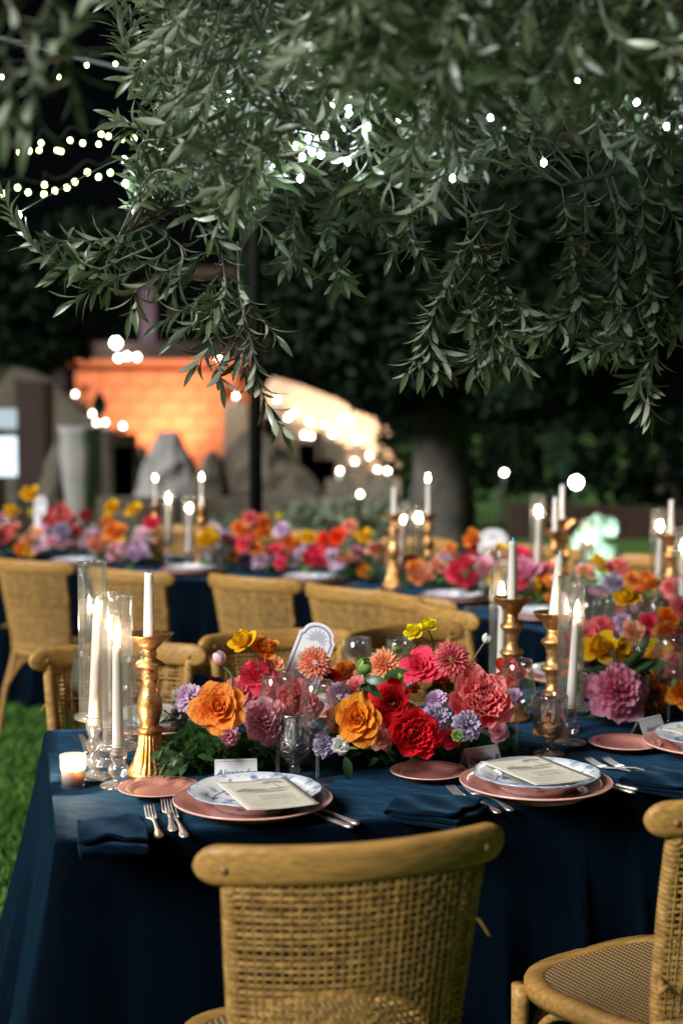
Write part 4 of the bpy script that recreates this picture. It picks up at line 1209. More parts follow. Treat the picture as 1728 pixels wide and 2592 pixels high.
for si, S in enumerate(SETS):
    who = S['who']; rz = math.radians(S['rot'])
    c = onz(*S['ch'], TZ + .02)
    c = tz(c)
    put(ch0, c, rz, 'coral glazed charger plate at ' + who, 'plate')
    put(pl0, c + Vector((0.004, 0.012, .0098)), rz + .2, 'scalloped blue and white dinner plate at ' + who, 'plate')
    mpt = onz(S['menu'][0], S['menu'][1], TZ + .046)
    o = put(me0, Vector((mpt.x, mpt.y, TZ + .0475)), math.radians(S['menu'][2]), 'cream printed menu card with palm etching at ' + who, 'menu card', rot=(math.radians(1.0), math.radians(0.6), math.radians(S['menu'][2])))
    b = tz(onz(*S['bread'], TZ + .017)); put(br0, b, rz, 'small coral bread plate at ' + who, 'plate')
    k = S['card']; place_card(tz(onz(k[0], k[1], TZ)), math.radians(k[2]), k[3], 'pale blue tent place card with handwritten name at ' + who)
    nx, ny, na, w, d, h = S['nap']
    n = napkin0(w, d, h, 2.0 + si, droop=1.0); n.location = tz(onz(nx, ny, TZ + h)); n.rotation_euler = (0, 0, math.radians(na)); tag(n, 'folded navy napkin at ' + who, 'napkin')
    for q, (fx, fy) in enumerate(S['forks']):
        put(fk0, tz(onz(fx, fy, TZ + .004)), rz + [.02, -.02, .05][q], ['outer', 'middle', 'inner'][q if len(S['forks']) == 3 else q * 2] + ' silver fork at ' + who, 'fork', 'silver forks')
    for q, (fx, fy) in enumerate(S['kn']):
        put(kn0, tz(onz(fx, fy, TZ + .004)), rz + .42 + .06 * q, ['upper', 'lower'][q] + ' silver knife tucked beside the charger at ' + who, 'knife', 'silver knives')
    gx, gy, gt = S['gob']
    put(gb0 if gt == 'clear' else gp0, tz(onz(gx, gy, TZ)), rz, ('clear ' if gt == 'clear' else 'smoky mauve ') + 'pressed glass goblet at ' + who, 'goblet', scale=1.08 if gt == 'clear' else 1.02)
    for q, (wx, wy) in enumerate(S['wine']):
        put(wi0, tz(onz(wx, wy, TZ)), q, ['taller left', 'right'][q] + ' stemmed wine glass behind the goblet at ' + who, 'wine glass', 'stemmed wine glasses', scale=[1.03, .98][q])

# far-side settings of the near table (seen through the glass)
def setting_back(px, py, who, rot, glasses, card=True):
    c = tz(onz(px, py, TZ))
    put(ch0, c, rot, 'coral charger plate at ' + who, 'plate', 'charger plates')
    put(pl0, c + Vector((0, 0, .0098)), rot, 'blue and white dinner plate at ' + who, 'plate', 'dinner plates')
    put(me0, c + Vector((0, 0, .0445)), rot + math.pi + .2, 'cream menu card lying on the plate at ' + who, 'menu card')
    for q, (gx, gy, kind) in enumerate(glasses):
        if kind == 'w': put(wi0, tz(onz(gx, gy, TZ)), 0, ['first', 'second', 'third', 'fourth'][q] + ' stemmed wine glass at ' + who, 'wine glass', 'stemmed wine glasses')
        else: put(gb0, tz(onz(gx, gy, TZ)), 0, 'clear pressed goblet at ' + who, 'goblet', 'pressed goblets')
setting_back(395, 1852, 'the setting behind the left gold candlestick', math.radians(12), [(345, 1893, 'w'), (300, 1880, 'w'), (225, 1870, 'w')])
setting_back(905, 1815, 'the setting behind the peach dahlia', math.radians(20), [(905, 1838, 'w'), (1010, 1840, 'w'), (955, 1850, 'g')])
setting_back(1455, 1730, 'the setting behind the right candle group', math.radians(35), [(1600, 1765, 'w'), (1640, 1740, 'w'), (1560, 1760, 'g')])
put(kn0, tz(onz(222, 1912, TZ)), math.radians(15), 'lone silver knife at the left end of the near table', 'knife')
for q, (wx, wy) in enumerate(((1490, 1700), (1525, 1690), (1560, 1680), (1610, 1690), (1660, 1700))):
    put(wi0, tz(onz(wx, wy, TZ)), 0, words[q] + ' stemmed wine glass from the left in the crowd behind the coral dahlia', 'wine glass', 'stemmed wine glasses')

# far table settings along both sides
far_set = []
for q, (px, where) in enumerate(((-60, 'left of the first far chair'), (190, 'between the first two far chairs'), (490, 'between the second and third far chairs'), (790, 'between the third and fourth far chairs'), (1150, 'at its bare blue corner'), (1370, 'behind the right brass candlesticks'))):
    p = curve_at_px(FF, FB, 0.19, px)
    z = Vector((p.x, p.y, TZ + .0012))
    far_set.append(z)
    put(ch0, z, 0, 'blurred coral charger on the far table, ' + where, 'plate', 'charger plates')
    put(pl0, z + Vector((0, 0, .0098)), 0, 'blurred blue and white plate on the far table, ' + where, 'plate', 'dinner plates')
    j = min(range(len(FF)), key=lambda i: (FF[i].lerp(FB[i], .19) - p).length)
    t = (FF[min(j + 1, len(FF) - 1)] - FF[max(0, j - 1)]).normalized(); nn = Vector((-t.y, t.x, 0))
    put(wi0, z + nn * .22 + t * .05, 0, 'right hand wine glass on the far table, ' + where, 'wine glass', 'stemmed wine glasses')
    put(wi0, z + nn * .23 - t * .05, 0, 'left hand wine glass on the far table, ' + where, 'wine glass', 'stemmed wine glasses')
    put(gb0, z + nn * .18 + t * .0 - nn * .01, 0, 'pressed goblet on the far table, ' + where, 'goblet', 'pressed goblets')
    put(kn0, z + t * .2 - nn * .08, math.atan2(nn.y, nn.x) - math.pi / 2, 'silver knife on the far table, ' + where, 'knife', 'silver knives')

# ================================================================ CANDLES
def taper0(h, lit, drips, mat, seed):
    e = empty('taper_candle')
    r2 = random.Random(seed)
    n, k = 18, 20; v = []; f = []
    top = .0092; bot = .0128
    for i in range(n + 1):
        t = i / n
        for j in range(k):
            a = 2 * math.pi * j / k
            R = bot + (top - bot) * t
            if drips:   # runs of wax down the +x side
                d = math.cos(a - .2)
                if d > 0.55: R += .0028 * (d - .55) / .45 * (.5 + .5 * math.sin(t * 60 + seed)) * (t > .12) * (1 if t > .4 else .55) * (1 + r2.uniform(-.3, .3))
            v.append((R * math.cos(a), R * math.sin(a), h * t))
    for i in range(n):
        for j in range(k):
            j2 = (j + 1) % k; f.append((i * k + j, i * k + j2, (i + 1) * k + j2, (i + 1) * k + j))
    b = len(v); v.append((0, 0, h - .004))
    for j in range(k): f.append((n * k + j, n * k + (j + 1) % k, b))
    f.append(tuple(reversed(range(k))))
    w = mk('wax', v, f, mat, e)
    mk('wick', *tube([(0, 0, h - .004), (.0004, 0, h + .004), (.0012, 0, h + .0085)], .0009, 6), M['wick'] if lit != 'ember' else M['ember'], e)
    if lit == 'lit':
        H = .044
        mk('flame', *lathe([(0, h + .003), (.0044, h + .008), (.0068, h + .015), (.0062, h + .023), (.0040, h + .033), (.0016, h + .041), (0, h + .003 + H)], 14, cap=False), M['flame'], e)
    return e
def add_flame_light(e, z, energy):
    energy *= 2.3 if e.location.y < 5 else 1.9
    l = bpy.data.lights.new('flame_light', 'POINT'); l.energy = energy * 5.5; l.color = (1.0, 0.72, 0.46); l.shadow_soft_size = .006
    o = bpy.data.objects.new('flame_light', l); COL.objects.link(o); o.parent = e; o.location = (0, 0, z)
def gstick0(h):
    e = empty('glass_candlestick')
    s = h
    pr = [(0, 0), (.040, 0), (.0415, .003), (.038, .006), (.018, .011), (.012, .016), (.0125, .02), (.0215, .03), (.0225, .038), (.019, .046), (.012, .052)]
    zz = .052
    if h > .12: pr += [(.0115, .058), (.019, .066), (.0195, .076), (.012, .086), (.0115, .092)]; zz = .092
    pr += [(.018, h - .030), (.019, h - .012), (.040, h - .009), (.0425, h - .006), (.0425, h), (.040, h + .001), (.0385, h - .002), (.0165, h - .003), (.0135, h - .004), (.0135, h - .024), (0, h - .024)]
    mk('body', *lathe(pr, 36), M['crystal'], e)
    return e
def chimney0(h, r=.0325):
    e = empty('glass_chimney')
    mk('outer_wall', *lathe([(r, 0), (r, h)], 56, cap=False), M['chimney'], e)
    mk('inner_wall', *lathe([(r - .002, 0), (r - .002, h)], 56, cap=False), M['glass'], e)
    mk('rim', *ring_tube(r - .001, h, .0014, 48), M['crystal'], e)
    mk('base_rim', *ring_tube(r - .001, .0015, .0014, 48), M['crystal'], e)
    return e
def brass0(kind):
    e = empty('brass_candlestick')
    if kind == 'fluted':
        fl = lambda a, i: 1 + .05 * math.cos(22 * a)
        mk('foot', *lathe([(0, 0), (.050, 0), (.052, .003), (.051, .008), (.046, .013), (.043, .020), (.036, .034), (.030, .055), (.0265, .078), (.025, .094)], 88, lambda a, i: fl(a, i) if i >= 4 else 1), M['brass'], e)
        mk('shaft', *lathe([(.025, .094), (.029, .098), (.030, .102), (.027, .107), (.021, .110), (.0195, .115), (.021, .119), (.0235, .128), (.0275, .143), (.0285, .155), (.0265, .170), (.0215, .186), (.0175, .200), (.0165, .212), (.0195, .215), (.0205, .219), (.0185, .223), (.0195, .226), (.021, .229), (.0185, .234), (.0185, .240)], 40), M['brass'], e)
        mk('saucer', *lathe([(.0185, .240), (.024, .242), (.033, .246), (.0335, .248), (.026, .254), (.019, .259), (.016, .263), (.0155, .268), (.0175, .272), (.0155, .277), (.016, .283)], 66, lambda a, i: 1 + (.03 * math.cos(33 * a) if 2 <= i <= 4 else 0)), M['brass'], e)
        mk('drip_cup', *lathe([(.016, .283), (.021, .288), (.0275, .293), (.028, .296), (.034, .300), (.044, .307), (.054, .315), (.0555, .317), (.0535, .3175), (.043, .310), (.03, .304), (0, .302)], 48), M['brass'], e)
    else:
        mk('foot', *lathe([(0, 0), (.050, 0), (.052, .004), (.048, .010), (.040, .015), (.036, .028), (.027, .045), (.022, .055)], 66, lambda a, i: 1 + (.035 * math.cos(22 * a) if i >= 4 else 0)), M['brass'], e)
        rings = MB()
        pr = [(.022, .055)]
        z = .055
        for q in range(3):
            pr += [(.0165, z + .010), (.0155, z + .020), (.0185, z + .026), (.0175, z + .031), (.0205, z + .039), (.030, z + .050), (.0325, z + .0545), (.029, z + .058), (.0205, z + .065), (.0175, z + .070)]
            z += .070
        pr += [(.0155, z + .008), (.0165, z + .016)]
        mk('shaft', *lathe(pr, 54), M['brass'], e)
        zt = z + .016
        mk('drip_cup', *lathe([(.0165, zt), (.021, zt + .004), (.0265, zt + .012), (.0285, zt + .019), (.036, zt + .024), (.046, zt + .033), (.051, zt + .043), (.0525, zt + .0455), (.0505, zt + .0455), (.044, zt + .036), (.03, zt + .029), (0, zt + .027)], 48), M['brass'], e)
    return e
def votive0():
    e = empty('votive_holder')
    mk('glass', *lathe([(0, 0), (.0245, 0), (.026, .003), (.0285, .070), (.0265, .0705), (.0242, .010), (0, .009)], 40), M['glass_solid_v'], e)
    mk('wax', *lathe([(0, .0095), (.0236, .0097), (.0252, .040), (.024, .0405), (.004, .039), (0, .0385)], 32), M['wax'], e)
    mk('wick', *tube([(0, 0, .038), (.0006, 0, .046)], .0009, 6), M['wick'], e)
    mk('flame', *lathe([(0, .042), (.0032, .046), (.0046, .051), (.0034, .060), (0, .068)], 12, cap=False), M['flame'], e)
    return e
M['glass_solid_v'] = thin_glass('votive_glass', (0.98, 0.98, 0.98), .08, .05, .45, .02)
tp_lit, tp_out = taper0(.235, 'lit', False, M['wax'], 1), taper0(.150, 'out', True, M['wax'], 4)
tp_emb = taper0(.165, 'ember', True, M['wax'], 6)
gs_t, gs_s = gstick0(.140), gstick0(.092)
cm_t = chimney0(.335)
bf, bb = brass0('fluted'), brass0('ringed')
vt = votive0()

def hurricane(px, foot_y, tall, where, flame_e, ch_h, lean, cs=1.0, taper_s=1.0, far=False):
    p = tz(onz(px, foot_y, TZ))
    h = .140 if tall else .092
    put(gs_t if tall else gs_s, p, 0, ('tall' if tall else 'short') + ' clear glass candlestick ' + where, 'candlestick')
    t = put(tp_lit, p + Vector((0, 0, h - .0225)), 0, 'lit taper in the glass chimney ' + where, 'candle', scale=taper_s, rot=(lean[1], lean[0], 0))
    c = put(cm_t, p + Vector((0, 0, h + .0025)), 0, 'clear glass candle chimney ' + where, 'chimney'); c.scale = (1, 1, ch_h / .335)
    if flame_e: add_flame_light(t, .253, flame_e)
    return p
def brass(kind, loc, where, cand, lean=(0, 0), sc_=1.0, cs=1.0):
    o = put(bf if kind == 'fluted' else bb, loc, .3, ('fluted' if kind == 'fluted' else 'ringed') + ' antique gold candlestick ' + where, 'candlestick', scale=sc_)
    zt = (.3025 if kind == 'fluted' else (.055 + .21 + .016 + .0275)) * sc_
    pr = {'out': tp_out, 'emb': tp_emb, 'lit': tp_lit}[cand]
    return put(pr, loc + Vector((0, 0, zt)), 0, {'out': 'drip marked ivory taper', 'emb': 'pale blue tipped taper', 'lit': 'lit ivory taper'}[cand] + ' on the gold candlestick ' + where, 'candle', scale=cs, rot=(lean[1], lean[0], 0))
# left group
hurricane(240, 1968, True, 'standing tallest at the near table end', 1.0, .335, (.035, 0))
hurricane(301, 1992, False, 'standing nearest in the left candle group', 1.0, .315, (-.005, 0), taper_s=1.0)
hurricane(276, 1936, False, 'hidden at the back of the left group', 0.8, .30, (.01, 0))
pL = tz(onz(381, 1962, TZ)); brass('fluted', pL, 'beside the left glass chimneys', 'out', cs=1.0)
v_ = put(vt, tz(onz(186, 1993, TZ)), 0, 'small lit votive candle in a glass cup at the table corner', 'candle'); add_flame_light(v_, .058, .35)
# right group
pA = onz(1293, 1822, TZ); brass('ringed', tz(pA), 'left of the right candle pair', 'emb', sc_=1.0, cs=1.0)
pB = onz(1396, 1860, TZ); brass('ringed', tz(pB), 'right of the right candle pair', 'emb', (.09, 0), sc_=.95, cs=.98)
hurricane(1441, 1882, False, 'in front of the right gold candlesticks', 1.0, .315, (.055, 0))
hurricane(1266, 1800, False, 'behind the right gold candlesticks', 0.8, .30, (0.01, 0))

# far groups
def far_at(px, w=.5):
    p = curve_at_px(FF, FB, w, px); return Vector((p.x, p.y, TZ + .0012))
def hur_far(px, w, tall, where, lean, chh, fe=0.0, ts=1.0):
    p = far_at(px, w); h = .140 if tall else .092
    put(gs_t if tall else gs_s, p, 0, 'blurred glass candlestick ' + where, 'candlestick')
    t = put(tp_lit, p + Vector((0, 0, h - .0225)), 0, 'blurred lit taper ' + where, 'candle', scale=ts, rot=(lean[1], lean[0], 0))
    c = put(cm_t, p + Vector((0, 0, h + .0025)), 0, 'blurred glass chimney ' + where, 'chimney'); c.scale = (1, 1, chh / .335)
    if fe: add_flame_light(t, .253, fe)
hur_far(424, .50, True, 'on the far table behind the lone near taper, left one', (.0, 0), .335, .8)
hur_far(478, .44, False, 'on the far table behind the lone near taper, right one', (.03, 0), .30, .8)
brass('ringed', far_at(509, .56), 'on the far table behind the second far chair', 'lit', cs=.72)
brass('ringed', far_at(397, .62), 'on the far table left of the blurred chimneys', 'lit', cs=.66, sc_=1.0)
hur_far(1020, .42, False, 'on the far table left of the mauve dahlia, left one', (.05, 0), .28, .8)
hur_far(1056, .50, False, 'on the far table left of the mauve dahlia, right one', (.03, 0), .28, .8)
brass('fluted', far_at(1001, .34), 'right of the fifth far chair', 'out', cs=.95, sc_=1.12)
brass('ringed', far_at(1084, .80), 'on the far table left of the orange poppies', 'lit', (-.01, 0), cs=.78)
hur_far(1362, .50, True, 'on the far table right of the round white sign', (.02, 0), .335, .8, 1.1)
brass('ringed', far_at(1418, .66), 'before the spotlit plant, holding a taller candle', 'emb', cs=1.0, sc_=1.12)
brass('ringed', far_at(1404, .52), 'before the spotlit plant, holding a shorter candle', 'emb', cs=.95, sc_=1.0)
hur_far(1482, .80, False, 'on the far table below the spotlit plant', (.0, 0), .26, .6, .8)
hur_far(1668, .62, True, 'at the right end of the far table, left one', (.03, 0), .30, .8)
brass('ringed', far_at(1697, .55), 'at the right end of the far table', 'out', cs=1.0, sc_=1.1)
hur_far(1722, .46, False, 'at the right end of the far table, right one', (.0, 0), .30, .8)
# ================================================================ FLOWERS
def petal(L, W, a0, a1, az, r0, h0, cup=0.0, ruf=0.0, point=0.0, wrap=0.3, nu=6, nv=6, ph=0.0, notch=0.0, base_w=.45):
    """one petal around the +Z axis; angles are elevations in degrees at its base and tip"""
    L = L * (1 + .10 * math.sin(ph * 3.3)); a1 = a1 + 9 * math.sin(ph * 5.1); W = W * (1 + .08 * math.sin(ph * 2.2))
    V = []; T = []
    rad, z = r0, h0
    rows = []
    for j in range(nv + 1):
        t = j / nv
        a = math.radians(a0 + (a1 - a0) * t)
        if j:
            am = math.radians(a0 + (a1 - a0) * (t - .5 / nv))
            rad += math.cos(am) * L / nv; z += math.sin(am) * L / nv
        if point: w = W * (math.sin(math.pi * min(1, .10 + .90 * t)) ** .75) * (1 - .25 * t) + .002
        else: w = W * (base_w + (1 - base_w) * math.sin(math.pi * .5 * min(1, t * 1.35))) * (1 - max(0, t - .72) ** 2 * 3.2)
        rows.append((rad, z, a, w, t))
    for (rad, z, a, w, t) in rows:
        for i in range(nu + 1):
            u = -1 + 2 * i / nu
            tr = -(u * u) * L * .16 * t * (0 if point else 1) + notch * L * (1 - abs(u)) * -t * t
            off = cup * w * u * u + ruf * math.sin(u * 5.5 + ph + 3 * t) * t * t + ruf * .6 * math.sin(u * 11 + ph * 2.1) * t ** 3
            R = rad + math.cos(a) * tr - math.sin(a) * off
            Z = z + math.sin(a) * tr + math.cos(a) * off
            rho = max(abs(R), wrap, w * .75)
            th = az + u * w / rho
            if R < 0: R = 0.01
            # blend between wrapping round the axis and staying flat
            V.append((R * math.cos(th), R * math.sin(th), Z)); T.append(t)
    Fc = []
    for j in range(nv):
        for i in range(nu):
            q = j * (nu + 1) + i
            Fc.append((q, q + 1, q + nu + 2, q + nu + 1))
    return V, Fc, T
GA = math.radians(137.508)
def lerp(a, b, t): return a + (b - a) * t
def fl_rose(s, open_=1.0, N=30):
    r2 = random.Random(s); P = []
    for i in range(N):
        q = i / (N - 1)
        P.append(petal(lerp(.5, .95, q), lerp(.22, .58, q ** .8), lerp(86, 42, q), lerp(104, -28 * open_, q ** 1.4), i * GA + r2.uniform(-.2, .2), lerp(.03, .30, q), lerp(.12, -.05, q), cup=.12, ruf=lerp(.015, .06, q), wrap=.16 + .3 * q, ph=r2.uniform(0, 6)))
    return P, 8
def fl_peony(s, N=46):
    r2 = random.Random(s); P = []
    for i in range(N):
        q = i / (N - 1)
        P.append(petal(lerp(.55, .95, q) * r2.uniform(.85, 1.1), lerp(.2, .34, q), lerp(92, 38, q) + r2.uniform(-8, 8), lerp(100, 70, q) + r2.uniform(-15, 15), i * GA, lerp(.04, .34, q ** .7), lerp(.1, -.05, q), cup=.25, ruf=.07, wrap=.25, ph=r2.uniform(0, 6), notch=.05))
    for i in range(10):
        P.append(petal(1.25 * r2.uniform(.9, 1.08), .52, 18 + r2.uniform(-6, 6), 78 + r2.uniform(-14, 10) - 20 * (i > 6), i * GA * 1.02, .22, -.28, cup=.14, ruf=.045, wrap=.5, ph=r2.uniform(0, 6)))
    return P, 10
def fl_bomb(s, N=70):
    r2 = random.Random(s); P = []
    for i in range(N):
        q = (i + .5) / N
        th = math.degrees(math.acos(1 - 1.05 * q))
        el = 90 - th
        P.append(petal(.62 * r2.uniform(.8, 1.15), .17, el + r2.uniform(-8, 8), el + r2.uniform(0, 30), i * GA, .36 * math.cos(math.radians(el)), .36 * math.sin(math.radians(el)) - .1, cup=.5, ruf=.05, wrap=.12, nu=4, nv=4, ph=r2.uniform(0, 6), notch=.12))
    for i in range(8):
        P.append(petal(.95, .48, -2 + r2.uniform(-8, 6), 35 + r2.uniform(-15, 15), i * 2 * math.pi / 8 + r2.uniform(-.2, .2), .25, -.35, cup=.1, ruf=.05, wrap=.5, ph=r2.uniform(0, 6)))
    return P, 8
def fl_dahlia(s, N=88, loose=0.0):
    r2 = random.Random(s); P = []
    for i in range(N):
        q = (i + .5) / N
        th = 4 + 112 * q ** .62
        el = 90 - th + r2.uniform(-4, 4) - loose * 10 * q
        L = lerp(.34, .74, min(1, q * 1.6)) * r2.uniform(.92, 1.06)
        P.append(petal(L, lerp(.075, .135, min(1, q * 1.5)), el + 8, el - 4 + (22 if q < .25 else 0) - loose * 18 * q, i * GA, .27 * max(.05, math.cos(math.radians(el))), .27 * math.sin(math.radians(el)) - .06, cup=.55, ruf=.008, point=1, wrap=.10, nu=3, nv=5, ph=r2.uniform(0, 6)))
    return P, 14
def fl_ranunculus(s, N=34):
    r2 = random.Random(s); P = []
    for i in range(N):
        q = i / (N - 1)
        P.append(petal(lerp(.42, .95, q), lerp(.2, .46, q), lerp(80, 8, q), lerp(128, 82 - 50 * (q > .85), q), i * GA + r2.uniform(-.15, .15), lerp(.02, .22, q), lerp(.22, -.22, q), cup=.08, ruf=.02, wrap=.2 + .3 * q, ph=r2.uniform(0, 6)))
    return P, 8
def fl_carnation(s, N=74):
    r2 = random.Random(s); P = []
    for i in range(N):
        q = (i + .5) / N
        th = math.degrees(math.acos(1 - 1.15 * q)); el = 90 - th + r2.uniform(-10, 10)
        P.append(petal(.66 * r2.uniform(.85, 1.12), .19, el + 10, el - 12 + r2.uniform(-18, 18), i * GA + r2.uniform(-.2, .2), .32 * max(.03, math.cos(math.radians(el))), .32 * math.sin(math.radians(el)) - .12, cup=r2.uniform(-.5, .6), ruf=.085, wrap=.1, nu=5, nv=4, ph=r2.uniform(0, 6), base_w=.2))
    return P, 8
def fl_poppy(s, N=9):
    r2 = random.Random(s); P = []
    for i in range(N):
        q = i / (N - 1)
        P.append(petal(lerp(.75, 1.05, q), lerp(.42, .55, q), lerp(60, 18, q), lerp(78, 52, q) + r2.uniform(-20, 12), i * GA, .08, lerp(.0, -.1, q), cup=.1, ruf=.1, wrap=.3, ph=r2.uniform(0, 6)))
    return P, 5
def fl_bud(s, N=7):
    P = []
    for i in range(N):
        P.append(petal(1.75, .62, 22, 152, i * GA, .12, -.62, cup=-.05, ruf=.01, wrap=.55, ph=i))
    return P, 2
def fl_tulip(s, N=7):
    r2 = random.Random(s); P = []
    for i in range(N):
        P.append(petal(1.9, .55, 30, 118, i * GA, .12, -.7, cup=-.02, ruf=.03, wrap=.5, ph=i))
    return P, 3
KIND = {'rose': fl_rose, 'peony': fl_peony, 'bomb_peony': fl_bomb, 'dahlia': fl_dahlia, 'ranunculus': fl_ranunculus, 'carnation': fl_carnation, 'poppy': fl_poppy, 'bud': fl_bud, 'tulip': fl_tulip}
NAMES = {'rose': 'rose', 'peony': 'peony', 'bomb_peony': 'peony', 'dahlia': 'dahlia', 'ranunculus': 'ranunculus', 'carnation': 'carnation', 'poppy': 'poppy', 'bud': 'flower_bud', 'tulip': 'tulip'}
PC = {}
def pcol(key):
    if key not in PC:
        b, t = PALETTE[key]
        PC[key] = petal_mat('petal_' + key, lift(lin(b)), lift(lin(t)))
    return PC[key]
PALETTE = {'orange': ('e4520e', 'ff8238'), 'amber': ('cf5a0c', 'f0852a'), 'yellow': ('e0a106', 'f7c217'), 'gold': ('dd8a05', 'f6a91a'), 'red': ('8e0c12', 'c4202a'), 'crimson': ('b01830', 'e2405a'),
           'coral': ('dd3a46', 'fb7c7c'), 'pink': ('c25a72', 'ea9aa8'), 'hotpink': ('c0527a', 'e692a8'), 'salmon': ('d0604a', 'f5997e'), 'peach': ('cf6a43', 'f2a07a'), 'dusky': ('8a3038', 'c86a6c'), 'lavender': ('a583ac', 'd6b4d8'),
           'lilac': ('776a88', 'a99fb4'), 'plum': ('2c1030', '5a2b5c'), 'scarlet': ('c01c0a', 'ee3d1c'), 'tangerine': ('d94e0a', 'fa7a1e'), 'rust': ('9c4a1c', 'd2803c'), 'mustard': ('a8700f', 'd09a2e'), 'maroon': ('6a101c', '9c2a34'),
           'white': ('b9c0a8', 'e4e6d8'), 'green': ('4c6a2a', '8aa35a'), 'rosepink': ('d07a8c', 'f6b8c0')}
def face_dir(fx, fy, fz): return Vector((fx, fy, fz)).normalized()
def orient(o, d, roll=0.0):
    q = Vector((0, 0, 1)).rotation_difference(d) @ Quaternion((0, 0, 1), roll)
    o.rotation_mode = 'QUATERNION'; o.rotation_quaternion = q
def petals_join(P):
    mb = MB()
    for V, F_, T in P: mb.add(V, F_, T)
    return mb
def flower(parent, kind, col, pos, r, d, seed, label=None, split=True, stretch=1.0):
    P, k = KIND[kind](seed)
    if not split: k = 0
    nm = NAMES[kind]
    core = petals_join(P[:len(P) - k] if k else P)
    o = core.build(nm, pcol(col), parent)
    o.location = pos - parent.location
    orient(o, d, seed * 1.3)
    o.scale = (r, r, r * stretch)
    if label: o['label'] = label
    for V, F_, T in (P[len(P) - k:] if k else []):
        mk('petal', V, F_, pcol(col), o, True, attr=T)
    # calyx
    return o
def stem_to(parent, a, b, rad=.0022, bow=.01, mat='stem', name='stem'):
    a = a - parent.location; b = b - parent.location
    m_ = a.lerp(b, .5) + Vector((bow, -bow * .4, bow * .2))
    return mk(name, *tube(cr([a, m_, b], 6), rad, 7), M[mat], parent)
# leaf prototypes (length 1 along +Y)
def leaf_mesh(name, mat, wmax=.22, n=6, bend=.25, fold=.18, tip=.9):
    v = []; f = []
    for i in range(n + 1):
        t = i / n
        w = wmax * math.sin(math.pi * t ** tip) ** .85 + (.012 if i == 0 else 0)
        if i == n: w = .003
        zc = -bend * t * t
        v += [(-w, t, zc + fold * w), (0, t, zc), (w, t, zc + fold * w)]
    for i in range(n):
        for j in range(2):
            q = i * 3 + j; f.append((q, q + 1, q + 4, q + 3))
    me = bpy.data.meshes.new(name); me.from_pydata(v, [], f); me.materials.append(mat)
    me.polygons.foreach_set('use_smooth', [True] * len(me.polygons)); me.update()
    return me
LEAF_A = leaf_mesh('leaf', M['leaf'], .24, 6, .3); LEAF_B = leaf_mesh('leaf', M['leaf_br'], .2, 6, .2); LEAF_C = leaf_mesh('leaf', M['leaf'], .3, 6, .45)
def leaf_obj(parent, mesh, pos, d, L, roll, name='leaf'):
    o = bpy.data.objects.new(name, mesh); COL.objects.link(o); o.parent = parent
    y = d.normalized(); up = Vector((0, 0, 1)) if abs(y.z) < .95 else Vector((1, 0, 0))
    x = y.cross(up).normalized(); z = x.cross(y)
    mt = Matrix((x, y, z)).transposed().to_4x4() @ Matrix.Rotation(roll, 4, 'Y')
    o.matrix_local = Matrix.Translation(pos - parent.location) @ mt @ Matrix.Scale(L, 4)
    return o
def fern_mass(parent, blobs, n_spray, seed, needle=.011, per=70):
    """plumosus fern: hair-fine needles along thin sprays; blobs = (centre, rx, ry, rz)"""
    g2 = np.random.default_rng(seed); VV = []; 
    cnt = 0
    for c, rx, ry, rz in blobs:
        k = max(4, int(n_spray * rx * rz / sum(b[1] * b[3] for b in blobs)))
        for s in range(k):
            d = g2.normal(size=3); d /= np.linalg.norm(d); d[2] = abs(d[2]) * .75 - .18 
            L = g2.uniform(.5, 1.0)
            t = np.sort(g2.random(per))
            e = np.array([rx, ry, rz])
            P = np.array(c) + (d * e)[None] * (.35 + .7 * L * t[:, None]) + np.array([0, 0, -.02])[None] * (t[:, None] ** 2)
            nd = g2.normal(size=(per, 3)) ; nd /= np.linalg.norm(nd, axis=1)[:, None]; nd = nd + d * .5
            sd = np.cross(nd, g2.normal(size=(per, 3))); sd /= np.linalg.norm(sd, axis=1)[:, None]
            l = needle * g2.uniform(.6, 1.4, per)[:, None]
            VV.append(np.stack([P - sd * .0006, P + sd * .0006, P + nd * l], 1).reshape(-1, 3)); cnt += per
    V = np.concatenate(VV)
    V[:, 2] = np.maximum(V[:, 2], TZ + .003)
    V = V - np.array(parent.location)
    F_ = np.arange(len(V)).reshape(-1, 3)
    o = mk('fern_sprays', V, F_, M['fern'], parent, False); o['kind'] = 'stuff'
    return o

up_cam = lambda fx=0, fz=.55: face_dir(fx, -.8, fz)
